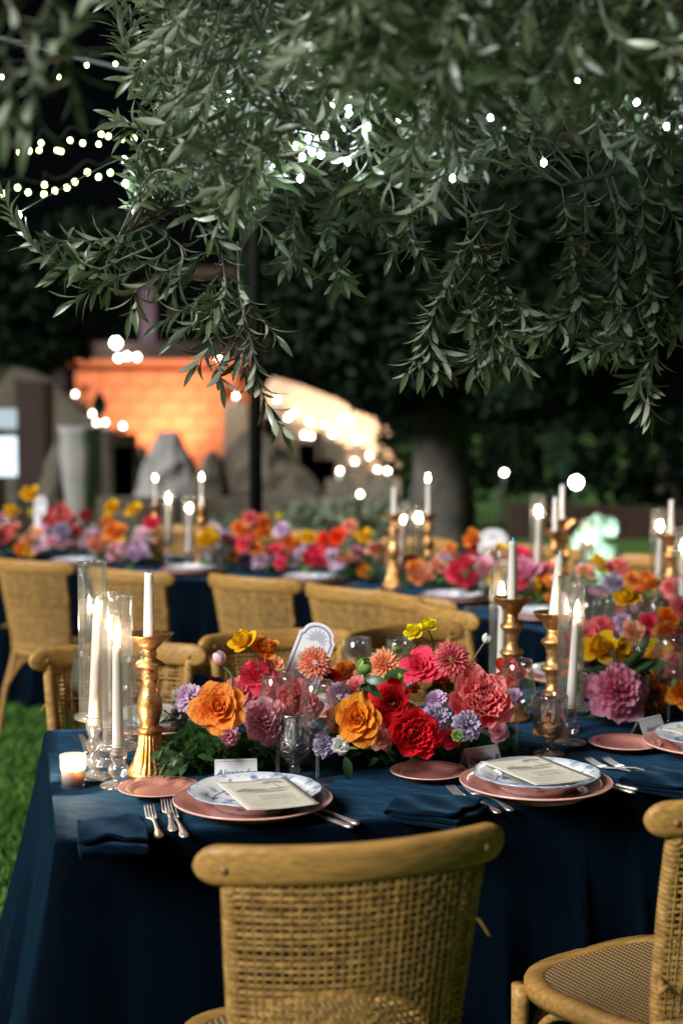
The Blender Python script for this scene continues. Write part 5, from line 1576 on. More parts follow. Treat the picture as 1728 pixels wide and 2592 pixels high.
# ---- main arrangement on the near table
A1c = tz(onz(820, 1900, TZ)); A1c.y = 3.22
arr1 = empty('flower_arrangement', (0.0, 3.22, TZ + .001), label='bright flower arrangement of orange, red and coral blooms in the middle of the near table', cat='flowers')
def FL(arr, kind, col, px, py, dpx, D, fx=0.0, fz=.5, label=None, stretch=1.0, split=True, fy=-.8):
    pos = aty(px, py, D); r = dpx / 2 / ppm(D) * (1.22 if dpx < 70 else 1.1)
    return flower(arr, kind, col, pos, r, face_dir(fx, fy, fz), int(px * 7 + py), label, split, stretch), pos, r
L1 = [
 ('rose', 'orange', 555, 1796, 124, 3.00, -.05, .35, 'large orange garden rose'),
 ('carnation', 'lavender', 481, 1767, 74, 3.10, -.4, .5, 'pale lavender carnation'),
 ('rose', 'crimson', 655, 1716, 88, 3.16, .1, .8, 'crimson rose'),
 ('rose', 'coral', 612, 1747, 62, 3.18, -.2, .5, 'salmon coral rose'),
 ('bomb_peony', 'pink', 672, 1822, 108, 3.06, -.1, .35, 'dusty pink peony'),
 ('peony', 'coral', 755, 1792, 112, 3.10, .0, .6, 'coral pink peony'),
 ('rose', 'red', 830, 1722, 56, 3.26, .2, .5, 'dark red rose'),
 ('carnation', 'lavender', 858, 1762, 70, 3.14, .1, .5, 'lavender carnation'),
 ('poppy', 'peach', 703, 1684, 36, 3.28, 0, .6, 'small peach bloom'),
 ('rose', 'amber', 905, 1822, 112, 3.04, -.1, .35, 'amber orange garden rose'),
 ('rose', 'red', 991, 1778, 96, 3.10, -.05, .35, 'deep red rose'),
 ('peony', 'red', 1046, 1855, 108, 3.04, .05, .1, 'red peony drooping over the edge'),
 ('carnation', 'lilac', 1102, 1818, 66, 3.08, 0, .4, 'grey lilac carnation'),
 ('carnation', 'lilac', 1182, 1837, 78, 3.06, .15, .35, 'grey lilac carnation'),
 ('carnation', 'lavender', 1104, 1773, 50, 3.14, 0, .8, 'pale lilac stock bloom'),
 ('peony', 'coral', 1219, 1782, 140, 3.12, .0, .55, 'largest coral peony'),
 ('rose', 'crimson', 1064, 1691, 88, 3.18, -.2, .45, 'raspberry rose'),
 ('dahlia', 'dusky', 1143, 1668, 92, 3.14, .1, .3, 'dusky pink dahlia'),
 ('dahlia', 'peach', 972, 1682, 88, 3.20, -.1, .45, 'peach dahlia'),
 ('dahlia', 'salmon', 796, 1677, 86, 3.08, .15, .25, 'salmon orange dahlia on a dark stem'),
 ('poppy', 'tangerine', 1172, 1722, 66, 3.20, .2, .5, 'orange red poppy'),
 ('poppy', 'tangerine', 1118, 1726, 54, 3.22, -.1, .5, 'orange poppy'),
 ('poppy', 'orange', 1004, 1733, 52, 3.24, 0, .7, 'orange poppy'),
 ('rose', 'coral', 905, 1742, 50, 3.24, 0, .5, 'small coral rose'),
 ('ranunculus', 'scarlet', 1288, 1700, 74, 3.34, 0, .6, 'scarlet ranunculus seen through the wine glass'),
 ('carnation', 'lilac', 820, 1888, 52, 3.04, .1, .1, 'small grey lilac carnation'),
 ('carnation', 'white', 862, 1886, 42, 3.02, .1, .2, 'greenish white lisianthus bud'),
 ('carnation', 'green', 1157, 1861, 28, 3.02, 0, .2, 'small round green bloom'),
 ('carnation', 'white', 447, 1758, 26, 3.12, -.5, .5, 'small cream bud'),
 ('carnation', 'lavender', 1302, 1762, 36, 3.22, 0, .5, 'small pale lilac bloom'),
 ('carnation', 'lavender', 628, 1772, 36, 3.18, 0, .5, 'small lavender bloom'),
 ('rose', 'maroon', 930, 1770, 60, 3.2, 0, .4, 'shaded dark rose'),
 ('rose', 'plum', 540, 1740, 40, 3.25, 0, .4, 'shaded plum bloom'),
 ('poppy', 'orange', 1040, 1745, 50, 3.26, 0, .7, 'orange poppy'),
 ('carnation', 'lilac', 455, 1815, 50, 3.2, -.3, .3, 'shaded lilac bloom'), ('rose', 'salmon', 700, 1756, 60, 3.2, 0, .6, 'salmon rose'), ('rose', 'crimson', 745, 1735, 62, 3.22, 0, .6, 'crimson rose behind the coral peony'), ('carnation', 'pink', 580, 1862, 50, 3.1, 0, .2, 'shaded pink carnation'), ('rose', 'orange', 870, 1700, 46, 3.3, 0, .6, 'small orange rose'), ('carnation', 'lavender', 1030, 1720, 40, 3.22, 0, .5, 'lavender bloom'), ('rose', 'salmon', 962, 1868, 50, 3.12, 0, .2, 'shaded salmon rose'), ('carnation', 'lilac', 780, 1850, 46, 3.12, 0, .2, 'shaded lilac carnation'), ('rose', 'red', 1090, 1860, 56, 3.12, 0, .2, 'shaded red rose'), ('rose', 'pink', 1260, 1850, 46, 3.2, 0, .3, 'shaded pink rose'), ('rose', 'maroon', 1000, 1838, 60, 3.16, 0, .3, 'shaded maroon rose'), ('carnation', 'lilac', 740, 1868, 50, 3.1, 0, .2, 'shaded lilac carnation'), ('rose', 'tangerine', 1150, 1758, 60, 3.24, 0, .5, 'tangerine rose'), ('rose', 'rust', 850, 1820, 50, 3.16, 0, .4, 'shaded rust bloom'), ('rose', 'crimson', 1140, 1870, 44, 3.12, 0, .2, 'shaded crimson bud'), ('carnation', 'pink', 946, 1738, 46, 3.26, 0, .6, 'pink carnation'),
]
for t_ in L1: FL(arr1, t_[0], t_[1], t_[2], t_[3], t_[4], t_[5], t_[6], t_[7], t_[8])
# stemmed blooms rising above
def stemmed(arr, kind, col, px, py, dpx, D, foot, fx, fz, label, mat='stem', bow=.012, stretch=1.0, rad=.0021, fy=-.6):
    o, pos, r = FL(arr, kind, col, px, py, dpx, D, fx, fz, label, stretch, fy=fy)
    d = face_dir(fx, fy, fz)
    stem_to(arr, pos - d * r * .45, aty(foot[0], foot[1], D + .02), rad, bow, mat)
    return pos, r, d
stemmed(arr1, 'ranunculus', 'gold', 617, 1625, 64, 3.12, (655, 1700), -.45, .75, 'orange yellow ranunculus on a bent stem')
stemmed(arr1, 'ranunculus', 'orange', 669, 1640, 66, 3.14, (682, 1710), .1, .9, 'orange ranunculus with a dropping petal')
mk('loose_petal', *petal(.022, .012, -70, -95, -1.2, .004, 0, cup=.2, nu=4, nv=4)[:2], pcol('yellow'), arr1, loc=aty(668, 1655, 3.10) - arr1.location)
pos, r, d = stemmed(arr1, 'bud', 'rosepink', 556, 1668, 40, 3.10, (588, 1745), -.1, 1.0, 'closed pink peony bud', stretch=1.15, rad=.0032)
pos, r, d = stemmed(arr1, 'bud', 'green', 922, 1690, 52, 3.04, (893, 1790), .1, .8, 'closed green peony bud', rad=.0032, stretch=.9)
for k in range(4): leaf_obj(arr1, LEAF_A, aty(918 + 4 * k, 1722, 3.04), face_dir([.9, -.5, .6, .2][k], -.4, [-.35, -.6, .1, -.9][k]), .045, .6 * k)
leaf_obj(arr1, LEAF_C, aty(968, 1722, 3.1), face_dir(.8, -.2, .75), .058, .5)
leaf_obj(arr1, LEAF_C, aty(905, 1735, 3.04), face_dir(.9, -.5, .0), .06, .2)
stemmed(arr1, 'bud', 'green', 1000, 1643, 22, 3.2, (985, 1690), 0, 1, 'small green bud')
leaf_obj(arr1, LEAF_A, aty(1005, 1655, 3.2), face_dir(.85, -.1, .55), .035, .4)
stemmed(arr1, 'bud', 'green', 1014, 1713, 22, 3.08, (1008, 1770), 0, 1, 'small green bud')
stemmed(arr1, 'ranunculus', 'yellow', 1047, 1599, 44, 3.2, (1088, 1670), -.5, .6, 'yellow ranunculus nodding on a curled stem', bow=.02)
stemmed(arr1, 'ranunculus', 'yellow', 1083, 1583, 40, 3.22, (1086, 1680), .1, 1.0, 'upright yellow ranunculus')
stemmed(arr1, 'bud', 'white', 1230, 1618, 30, 3.22, (1184, 1712), .35, .9, 'half open cream dahlia bud on a long stem', mat='stem_br', bow=-.006)
for k in range(5): leaf_obj(arr1, LEAF_B, aty(1240, 1630, 3.22), face_dir(math.cos(k * 1.3), math.sin(k * 1.3) - .3, .3), .013, k)
stem_to(arr1, aty(793, 1715, 3.1), aty(742, 1775, 3.12), .0026, .004, 'stem_br')
stem_to(arr1, aty(1147, 1705, 3.16), aty(1152, 1760, 3.18), .0026, .002, 'stem_br')
# greenery
blobs = []
for px, D in ((470, 3.16), (560, 3.16), (660, 3.18), (760, 3.2), (860, 3.22), (960, 3.24), (1060, 3.26), (1150, 3.28), (1240, 3.32)):
    c = aty(px, 1860, D); blobs.append(((c.x, D + .03, TZ + .055), .085, .10, .085))
blobs.append((tuple(aty(490, 1850, 3.08)), .05, .05, .05)); blobs.append((tuple(aty(520, 1880, 3.04)), .06, .05, .05))
blobs.append((tuple(aty(1120, 1745, 3.2)), .05, .05, .05)); blobs.append((tuple(aty(850, 1740, 3.2)), .05, .05, .03))
for px in range(450, 1280, 46):
    c = aty(px, 1900, 3.15 + (px - 430) / 840 * .14); blobs.append(((c.x, c.y, TZ + .03), .055, .05, .055))
fern_mass(arr1, blobs, 1500, 4)
r3 = random.Random(21)
# dark base foliage so the table does not show through
for k in range(230):
    px = r3.uniform(430, 1270); D = lerp(3.08, 3.24, r3.random()) + (px - 430) / 840 * .12
    p = aty(px, 1850, D); p.z = TZ + r3.uniform(.012, .09)
    leaf_obj(arr1, r3.choice([LEAF_A, LEAF_A, LEAF_C]), p, face_dir(r3.uniform(-1, 1), r3.uniform(-1, .2), r3.uniform(-.2, .8)), r3.uniform(.028, .05), r3.uniform(-1, 1))
# trailing sprigs at the left end, by the gold candlestick
for (bx, by, tx_, ty, D, n) in ((470, 1900, 385, 1955, 2.98, 8), (455, 1860, 395, 1905, 3.02, 7), (480, 1930, 425, 1950, 2.97, 5), (450, 1830, 415, 1800, 3.05, 4)):
    a, b = aty(bx, by, D + .08), aty(tx_, ty, D)
    a.z = max(a.z, TZ + .01); b.z = max(b.z, TZ + .008)
    stem_to(arr1, a, b, .0012, .006)
    for k in range(n):
        t = (k + .6) / n; p = a.lerp(b, t)
        leaf_obj(arr1, LEAF_A, p, (b - a).normalized() * .7 + Vector((0, -.3, 1)) * (.5 if k % 2 else -.25) + Vector((0, r3.uniform(-.4, .4), 0)), .038 * (1.1 - .4 * t), r3.uniform(-.8, .8))
leaf_obj(arr1, LEAF_B, aty(875, 1895, 3.0), face_dir(.8, -.5, .25), .03, .3)
leaf_obj(arr1, LEAF_A, aty(872, 1915, 3.0), face_dir(.3, -.3, -.9), .05, .3)

# ---- right arrangement on the near table
arr2 = empty('flower_arrangement', (0.72, 3.78, TZ + .001), label='flower arrangement with big pink peony and yellow ranunculus right of the candle group', cat='flowers')
L2 = [
 ('dahlia', 'coral', 1524, 1590, 76, 3.85, .05, .55, 'coral dahlia'), ('peony', 'coral', 1472, 1622, 88, 3.86, -.2, .5, 'coral pink peony'),
 ('ranunculus', 'gold', 1516, 1640, 90, 3.72, -.05, .6, 'large golden ranunculus'), ('poppy', 'gold', 1566, 1648, 66, 3.74, .5, .3, 'golden ranunculus with loose petals'),
 ('carnation', 'plum', 1478, 1664, 40, 3.74, 0, .5, 'plum carnation'), ('tulip', 'tangerine', 1424, 1700, 56, 3.76, -.1, 1.2, 'orange tulip'),
 ('bomb_peony', 'hotpink', 1562, 1746, 136, 3.62, .05, .45, 'large mauve pink peony'), ('dahlia', 'rust', 1658, 1757, 92, 3.70, .2, .3, 'rust orange dahlia in shade'),
 ('rose', 'mustard', 1668, 1674, 84, 3.80, .1, .4, 'mustard garden rose'), ('ranunculus', 'yellow', 1657, 1630, 32, 3.80, 0, .8, 'yellow ranunculus bud'),
 ('rose', 'orange', 1690, 1612, 64, 3.90, .1, .6, 'orange rose'), ('dahlia', 'maroon', 1722, 1618, 54, 3.86, .2, .5, 'maroon dahlia'),
 ('carnation', 'lilac', 1612, 1680, 40, 3.78, 0, .4, 'grey lilac bloom'), ('rose', 'coral', 1720, 1540, 50, 4.0, .2, .5, 'coral rose'), ('rose', 'red', 1630, 1700, 60, 3.82, 0, .4, 'dark red rose'),
 ('rose', 'tangerine', 1690, 1565, 50, 4.02, 0, .6, 'tangerine rose'), ('carnation', 'lavender', 1575, 1580, 50, 4.05, 0, .6, 'lavender carnation'), ('peony', 'pink', 1770, 1700, 100, 3.8, 0, .5, 'pink peony'),
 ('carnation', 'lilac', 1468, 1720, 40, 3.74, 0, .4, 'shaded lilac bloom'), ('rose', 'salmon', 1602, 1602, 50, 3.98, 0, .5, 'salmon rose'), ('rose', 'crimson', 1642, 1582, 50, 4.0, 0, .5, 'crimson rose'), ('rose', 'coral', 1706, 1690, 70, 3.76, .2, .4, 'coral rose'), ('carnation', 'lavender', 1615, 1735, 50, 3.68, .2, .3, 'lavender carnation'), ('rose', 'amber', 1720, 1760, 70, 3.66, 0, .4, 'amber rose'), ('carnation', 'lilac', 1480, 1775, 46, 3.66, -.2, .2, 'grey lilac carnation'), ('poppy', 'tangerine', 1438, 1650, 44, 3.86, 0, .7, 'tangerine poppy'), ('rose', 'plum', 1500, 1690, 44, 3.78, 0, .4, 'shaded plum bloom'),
]
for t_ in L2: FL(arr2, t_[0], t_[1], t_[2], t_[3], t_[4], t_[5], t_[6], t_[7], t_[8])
stemmed(arr2, 'ranunculus', 'gold', 1584, 1514, 60, 3.80, (1613, 1655), -.2, .9, 'orange ranunculus standing tall on a thin stem', bow=.008)
stem_to(arr2, aty(1660, 1470, 3.95), aty(1645, 1640, 3.9), .0016, .01)
blobs = []
for px, D in ((1450, 3.76), (1530, 3.76), (1610, 3.8), (1690, 3.85), (1780, 3.9)):
    c = aty(px, 1800, D); blobs.append(((c.x, D, TZ + .06), .10, .12, .10))
blobs.append((tuple(aty(1655, 1650, 3.85)), .05, .05, .05))
fern_mass(arr2, blobs, 900, 9)
for k in range(90):
    px = r3.uniform(1440, 1800); D = lerp(3.62, 3.9, r3.random())
    p = aty(px, 1800, D); p.z = TZ + r3.uniform(.012, .13)
    leaf_obj(arr2, r3.choice([LEAF_A, LEAF_A, LEAF_C, LEAF_B]), p, face_dir(r3.uniform(-1, 1), r3.uniform(-1, .2), r3.uniform(-.2, .9)), r3.uniform(.03, .055), r3.uniform(-1, 1))
for (px, py, fx, fz) in ((1580, 1690, .5, .9), (1600, 1700, .2, 1), (1620, 1690, .9, .3), (1560, 1705, -.9, .3), (1590, 1700, .9, .7), (1480, 1725, -.9, .1), (1500, 1735, -.6, -.3)):
    leaf_obj(arr2, LEAF_A, aty(px, py, 3.66), face_dir(fx, -.3, fz), .075, fx)

# ---- far table flowers: shared bloom meshes
LIB = {}
def lib(kind, col, seed):
    k = (kind, col, seed)
    if k not in LIB:
        P, _ = KIND[kind](seed); mb = petals_join(P)
        o = mb.build(NAMES[kind], pcol(col)); LIB[k] = o.data; bpy.data.objects.remove(o)
    return LIB[k]
def far_bloom(arr, kind, col, px, py, dpx, w, fx=0.0, fz=.6):
    p = curve_at_px(FF, FB, w, px); D = p.y
    pos = aty(px, py, D); r = dpx / 2 / ppm(D) * 1.22
    o = bpy.data.objects.new(NAMES[kind], lib(kind, col, (int(px) * 3) % 2)); COL.objects.link(o); o.parent = arr
    o.location = pos - arr.location; orient(o, face_dir(fx, -.7, fz), px); o.scale = (r,) * 3
    return pos, r
FARL = [
 ('far left arrangement of pink and orange blooms behind the first two far chairs', -160, 395, [
  ('ranunculus', 'gold', 77, 1250, 42), ('ranunculus', 'gold', 30, 1295, 36), ('ranunculus', 'yellow', 85, 1297, 26), ('peony', 'coral', 25, 1355, 48), ('rose', 'peach', 95, 1360, 46), ('rose', 'salmon', 75, 1372, 40),
  ('peony', 'coral', 150, 1312, 58), ('carnation', 'lavender', 125, 1328, 46), ('rose', 'crimson', 182, 1348, 34), ('peony', 'rosepink', 185, 1372, 58), ('dahlia', 'maroon', 215, 1303, 34), ('carnation', 'lavender', 237, 1366, 58),
  ('ranunculus', 'gold', 283, 1285, 38), ('ranunculus', 'gold', 339, 1291, 40), ('ranunculus', 'orange', 275, 1325, 40), ('rose', 'orange', 292, 1350, 52), ('rose', 'pink', 300, 1400, 56), ('carnation', 'lavender', 358, 1378, 46), ('rose', 'crimson', 384, 1327, 38), ('carnation', 'pink', 342, 1395, 36), ('rose', 'salmon', -20, 1350, 50), ('ranunculus', 'orange', -60, 1330, 50), ('carnation', 'lavender', 145, 1362, 24), ('rose', 'red', 60, 1392, 30), ('peony', 'pink', 0, 1320, 40)]),
 ('middle far arrangement of red and lilac blooms behind the third and fourth far chairs', 520, 965, [
  ('peony', 'rosepink', 535, 1350, 40), ('carnation', 'lavender', 565, 1368, 52), ('rose', 'coral', 525, 1398, 34), ('rose', 'orange', 608, 1343, 44), ('rose', 'crimson', 618, 1366, 46), ('dahlia', 'coral', 634, 1310, 40), ('ranunculus', 'orange', 667, 1320, 38), ('ranunculus', 'tangerine', 666, 1345, 42), ('carnation', 'lavender', 714, 1342, 40),
  ('rose', 'salmon', 650, 1390, 42), ('carnation', 'lavender', 662, 1422, 46), ('rose', 'crimson', 705, 1402, 44), ('rose', 'orange', 738, 1378, 48), ('ranunculus', 'gold', 777, 1362, 40), ('carnation', 'lilac', 732, 1424, 34), ('peony', 'crimson', 795, 1416, 52), ('rose', 'scarlet', 828, 1373, 46), ('poppy', 'peach', 800, 1372, 34), ('carnation', 'lavender', 836, 1408, 36), ('dahlia', 'salmon', 884, 1332, 42), ('ranunculus', 'gold', 921, 1358, 44), ('rose', 'salmon', 950, 1396, 44), ('carnation', 'pink', 900, 1400, 40), ('carnation', 'plum', 620, 1420, 36), ('ranunculus', 'yellow', 705, 1306, 16), ('rose', 'scarlet', 855, 1362, 40)]),
 ('far right arrangement of coral and mauve blooms around the round white sign', 1030, 1460, [
  ('rose', 'orange', 1056, 1450, 56), ('rose', 'crimson', 1093, 1452, 44), ('dahlia', 'salmon', 1133, 1408, 48), ('poppy', 'orange', 1142, 1390, 30), ('carnation', 'lilac', 1132, 1462, 58), ('peony', 'crimson', 1183, 1455, 68), ('dahlia', 'maroon', 1196, 1412, 44), ('ranunculus', 'gold', 1263, 1403, 52), ('ranunculus', 'orange', 1194, 1362, 44), ('rose', 'crimson', 1318, 1410, 50), ('peony', 'hotpink', 1325, 1448, 58), ('rose', 'coral', 1390, 1445, 44), ('rose', 'tangerine', 1375, 1470, 40), ('carnation', 'rosepink', 1335, 1480, 36), ('carnation', 'lavender', 1118, 1440, 30)]),
 ('far end arrangement of orange and red blooms below the spotlit plant', 1440, 1800, [
  ('rose', 'salmon', 1480, 1450, 44), ('ranunculus', 'gold', 1512, 1428, 48), ('dahlia', 'coral', 1562, 1436, 60), ('carnation', 'lilac', 1555, 1480, 58), ('ranunculus', 'orange', 1636, 1475, 62), ('rose', 'rust', 1600, 1470, 40), ('rose', 'crimson', 1612, 1512, 40), ('carnation', 'lavender', 1640, 1525, 44), ('carnation', 'plum', 1482, 1510, 36), ('rose', 'coral', 1700, 1490, 50), ('peony', 'pink', 1580, 1540, 50), ('rose', 'coral', 1760, 1470, 60), ('rose', 'tangerine', 1690, 1530, 44)]),
]
for (lab, x0, x1, items) in FARL:
    pc = curve_at_px(FF, FB, .5, (x0 + x1) / 2)
    arr = empty('flower_arrangement', (pc.x, pc.y, TZ + .001), label=lab, cat='flowers')
    for i, (k, c, px, py, d) in enumerate(items):
        far_bloom(arr, k, c, px, py, d, .30 + .22 * ((i * 7) % 5) / 4, r3.uniform(-.3, .3), r3.uniform(.4, .8))
        if py < 1320:
            p = curve_at_px(FF, FB, .5, px); a = aty(px, py + d * .4, p.y); b = aty(px + 4, 1400, p.y)
            stem_to(arr, a, b, .0028, .01)
    cols_ = ['coral', 'crimson', 'lavender', 'orange', 'rosepink', 'salmon', 'lilac', 'tangerine', 'pink', 'gold']
    for k in range(int((x1 - x0) / 24)):
        px = x0 + 24 * k + r3.uniform(-8, 8); p = curve_at_px(FF, FB, .5, px); base = proj((p.x, p.y, TZ))[1]
        far_bloom(arr, r3.choice(['rose', 'carnation', 'peony', 'rose']), r3.choice(cols_), px, base - r3.uniform(18, 72), r3.uniform(30, 46), r3.uniform(.22, .5), r3.uniform(-.4, .4), r3.uniform(.3, .8))
    blobs = []
    for k in range(7):
        p = curve_at_px(FF, FB, .42, x0 + (x1 - x0) * (k + .5) / 7); blobs.append(((p.x, p.y, TZ + .06), .14, .2, .10))
    fern_mass(arr, blobs, 300, 400 + int(x0), .022, 60)
    for k in range(110):
        p = curve_at_px(FF, FB, r3.uniform(.22, .62), r3.uniform(x0, x1)).copy(); p.z = TZ + r3.uniform(.01, .17)
        leaf_obj(arr, r3.choice([LEAF_A, LEAF_B]), p, face_dir(r3.uniform(-1, 1), r3.uniform(-1, .4), r3.uniform(-.2, .9)), r3.uniform(.04, .07), r3.uniform(-1, 1))

# ---- signs among the flowers
def sign_outline(w, h, notch=True):
    P = []
    # ogee top: small shoulder then arch
    P += [(-w, -h), (w, -h), (w, h * .55)]
    if notch: P += [(w * 1.02, h * .62), (w * .86, h * .70)]
    for k in range(13):
        a = math.pi * k / 12
        P.append((w * .84 * math.cos(a), h * .70 + h * .30 * math.sin(a)))
    if notch: P += [(-w * .86, h * .70), (-w * 1.02, h * .62)]
    P += [(-w, h * .55)]
    return P
def sign(loc, w, h, rot, label, name='table_sign', decor=True):
    e = empty(name, loc, label=label, cat='sign'); e.rotation_euler = rot
    P = sign_outline(w, h); n = len(P); t = .0012
    v = [(x, -t, y + h) for x, y in P] + [(x, t, y + h) for x, y in P]
    f = [tuple(range(n)), tuple(reversed(range(n, 2 * n)))] + [(i, i + n, (i + 1) % n + n, (i + 1) % n) for i in range(n)]
    bd = mk('board', v, f, M['white_card'], e, False)
    if decor:
        def inset(s0, s1, name, mat):
            Q0 = [(x * s0, y * (1 - (1 - s0) * .6) + .0) for x, y in P]; Q1 = [(x * s1, y * (1 - (1 - s1) * .6)) for x, y in P]
            v = [(x, -t - .0006, y + h) for x, y in Q0] + [(x, -t - .0006, y + h) for x, y in Q1]
            f = [(i, (i + 1) % n, (i + 1) % n + n, i + n) for i in range(n)]
            mk(name, v, f, mat, bd, False)
        inset(.87, .80, 'printed_border', M['ink_blue'])
        mb = MB()
        r2 = random.Random(2)
        # botanical sprays
        for (cx, cz, L, base) in ((0, h * 1.55, .026, 90), (-.2 * w, h * .95, .022, 60), (.25 * w, h * .5, .022, 110)):
            for k in range(9):
                a = math.radians(base - 100 + 25 * k)
                tip = (cx + L * math.cos(a), cz + L * math.sin(a)); m1 = Vector((-math.sin(a), math.cos(a))) * .004
                mid = (cx + L * .55 * math.cos(a), cz + L * .55 * math.sin(a))
                mb.add([(cx, -t - .0007, cz), (mid[0] + m1.x, -t - .0007, mid[1] + m1.y), (tip[0], -t - .0007, tip[1]), (mid[0] - m1.x, -t - .0007, mid[1] - m1.y)], [(0, 1, 2, 3)])
        mb.build('printed_sprays', M['ink_pale'], bd, False)
    mk('stake', *lathe([(.0025, -.12), (.0025, .02)], 8), M['stem_br'], e)
    return e
p = aty(745, 1762, 3.20)
sign(p, .043, .088, (math.radians(-8), math.radians(22), math.radians(4)), 'white arched table sign with lavender border tilted among the flowers')
def far_sign(px, py, wpx, hpx, w_, label):
    p = curve_at_px(FF, FB, w_, px); D = p.y; q = aty(px, py + hpx / 2, D)
    sign(q, wpx / 2 / ppm(D), hpx / 2 / ppm(D), (math.radians(-5), 0, 0), label)
far_sign(103, 1300, 34, 92, .5, 'slim white arched sign standing in the far left flowers')
far_sign(1247, 1392, 74, 110, .58, 'broad round topped white sign standing in the far right flowers')

# ================================================================ OLIVE TREE
def leafset():
    n = 5; v = []; f = []
    for i in range(n + 1):
        t = i / n; w = .108 * math.sin(math.pi * min(1, t * .97 + .02)) ** .8
        if i == n: w = .004
        zc = .07 * math.sin(math.pi * t) 
        v += [(-w, t, zc + .25 * w), (0, t, zc), (w, t, zc + .25 * w)]
    for i in range(n):
        for j in range(2):
            q = i * 3 + j; f.append((q, q + 1, q + 4, q + 3))
    return np.array(v), np.array(f)
LV, LF = leafset()
olive = empty('olive_tree', (1.75, 2.35, 0), label='olive tree whose silvery leafy branches hang over the whole table', cat='tree')
OB = olive.location.copy()
LEAVES = []      # 4x3 frames: origin, x, y, z (scaled)
TW = MB()
LIMBS = []
def limb_pts(spec): return [aty(px, py, D) for px, py, D in spec]
trunk_top = Vector((1.55, 2.55, 1.75))
lv, lf = tube(cr([(1.75, 2.35, -.03), (1.82, 2.38, .6), (1.68, 2.45, 1.2), trunk_top], 8), lambda i, t: .17 - .07 * t + .015 * math.sin(i * 2.1), 18)
trunk = mk('trunk', [tuple(Vector(q) - OB) for q in lv], lf, M['bark'], olive)
SPECS = [
 [(2100, -200, 2.6), (1728, 60, 2.8), (1300, 130, 3.0), (900, 110, 3.2), (600, 130, 3.3), (430, 190, 3.2), (370, 180, 3.15)],
 [(2100, -100, 3.2), (1700, 290, 3.3), (1300, 370, 3.4), (900, 410, 3.5), (620, 440, 3.3), (400, 545, 3.0), (300, 600, 2.95)],
 [(2050, 60, 2.6), (1720, 330, 2.75), (1560, 430, 2.8), (1420, 470, 2.85)],
 [(2000, -330, 2.4), (1200, -120, 2.6), (700, -120, 2.8), (420, -40, 3.0), (350, 20, 3.0)],
 [(1300, 370, 3.4), (1240, 480, 3.1), (1180, 600, 3.0)],
 [(900, 410, 3.5), (720, 500, 3.2), (620, 600, 3.05), (600, 700, 3.0)],
 [(1100, -100, 3.6), (1000, 250, 3.7), (960, 450, 3.6)],
 [(1500, -100, 3.8), (1400, 200, 3.8), (1250, 450, 3.6)],
]
for si, sp in enumerate(SPECS):
    pts = limb_pts(sp)
    if si in (0, 1, 2, 3, 6, 7): pts = [trunk_top.lerp(pts[0], .0), trunk_top.lerp(pts[0], .5) + Vector((0, 0, .12))] + pts
    c = cr(pts, 10)
    LIMBS += c[8:] if si in (0, 1, 2, 3, 6, 7) else c
    r0 = [.045, .05, .035, .045, .018, .018, .03, .03][si]
    v, f = tube(c, lambda i, t, r0=r0: r0 * (1 - t) ** 1.1 + .0035, 8)
    mk('limb', [tuple(Vector(q) - OB) for q in v], f, M['bark'], olive)
LIMBA = np.array([tuple(p) for p in LIMBS])
def add_leaf(p, d, nrm, L):
    y = d.normalized(); x = y.cross(nrm)
    if x.length < 1e-4: x = y.cross(Vector((1, 0, .2)))
    x.normalize(); z = x.cross(y)
    LEAVES.append((p, x * L, y * L, z * L))
def twig(pts, r0, step=.020, Lmin=.042, Lmax=.078, start=.15, seed=0, tipbush=True):
    r2 = random.Random(seed)
    c = cr(pts, 9); 
    TW.add(*tube([p - OB for p in c], lambda i, t: r0 * (1 - .72 * t), 5, cap=False))
    S = [0]
    for a, b in zip(c[:-1], c[1:]): S.append(S[-1] + (b - a).length)
    tot = S[-1]; s = tot * start; k = 0; j = 0
    roll = r2.uniform(0, 3)
    while s < tot:
        while j < len(S) - 2 and S[j + 1] < s: j += 1
        u = (s - S[j]) / max(1e-6, S[j + 1] - S[j]); p = c[j].lerp(c[j + 1], u); t = (c[min(j + 1, len(c) - 1)] - c[j]).normalized()
        ax = t.cross(Vector((.3, .2, 1))).normalized()
        fr = s / tot
        for sgn in (0, math.pi):
            if r2.random() < .08: continue
            a = roll + sgn + r2.uniform(-.35, .35)
            q = Quaternion(t, a); side = q @ ax
            sp = math.radians(r2.uniform(42, 84) * (1.05 - .35 * fr))
            d = t * math.cos(sp) + side * math.sin(sp) + Vector((0, 0, -.05)) + Vector((r2.uniform(-.28, .28), r2.uniform(-.28, .28), r2.uniform(-.22, .22)))
            L = r2.uniform(Lmin, Lmax) * (1 if fr < .8 else 1.15 - .5 * (fr - .8) * 2)
            add_leaf(p + side * .001, d, t * .8 - side * .6 + Vector((r2.uniform(-.3, .3),) * 3), L)
        roll += math.pi / 2 + r2.uniform(-.2, .2); s += step * r2.uniform(.75, 1.35); k += 1
    add_leaf(c[-1], (c[-1] - c[-2]) + Vector((0, 0, -.001)), Vector((0, -1, .3)), Lmax * .8)
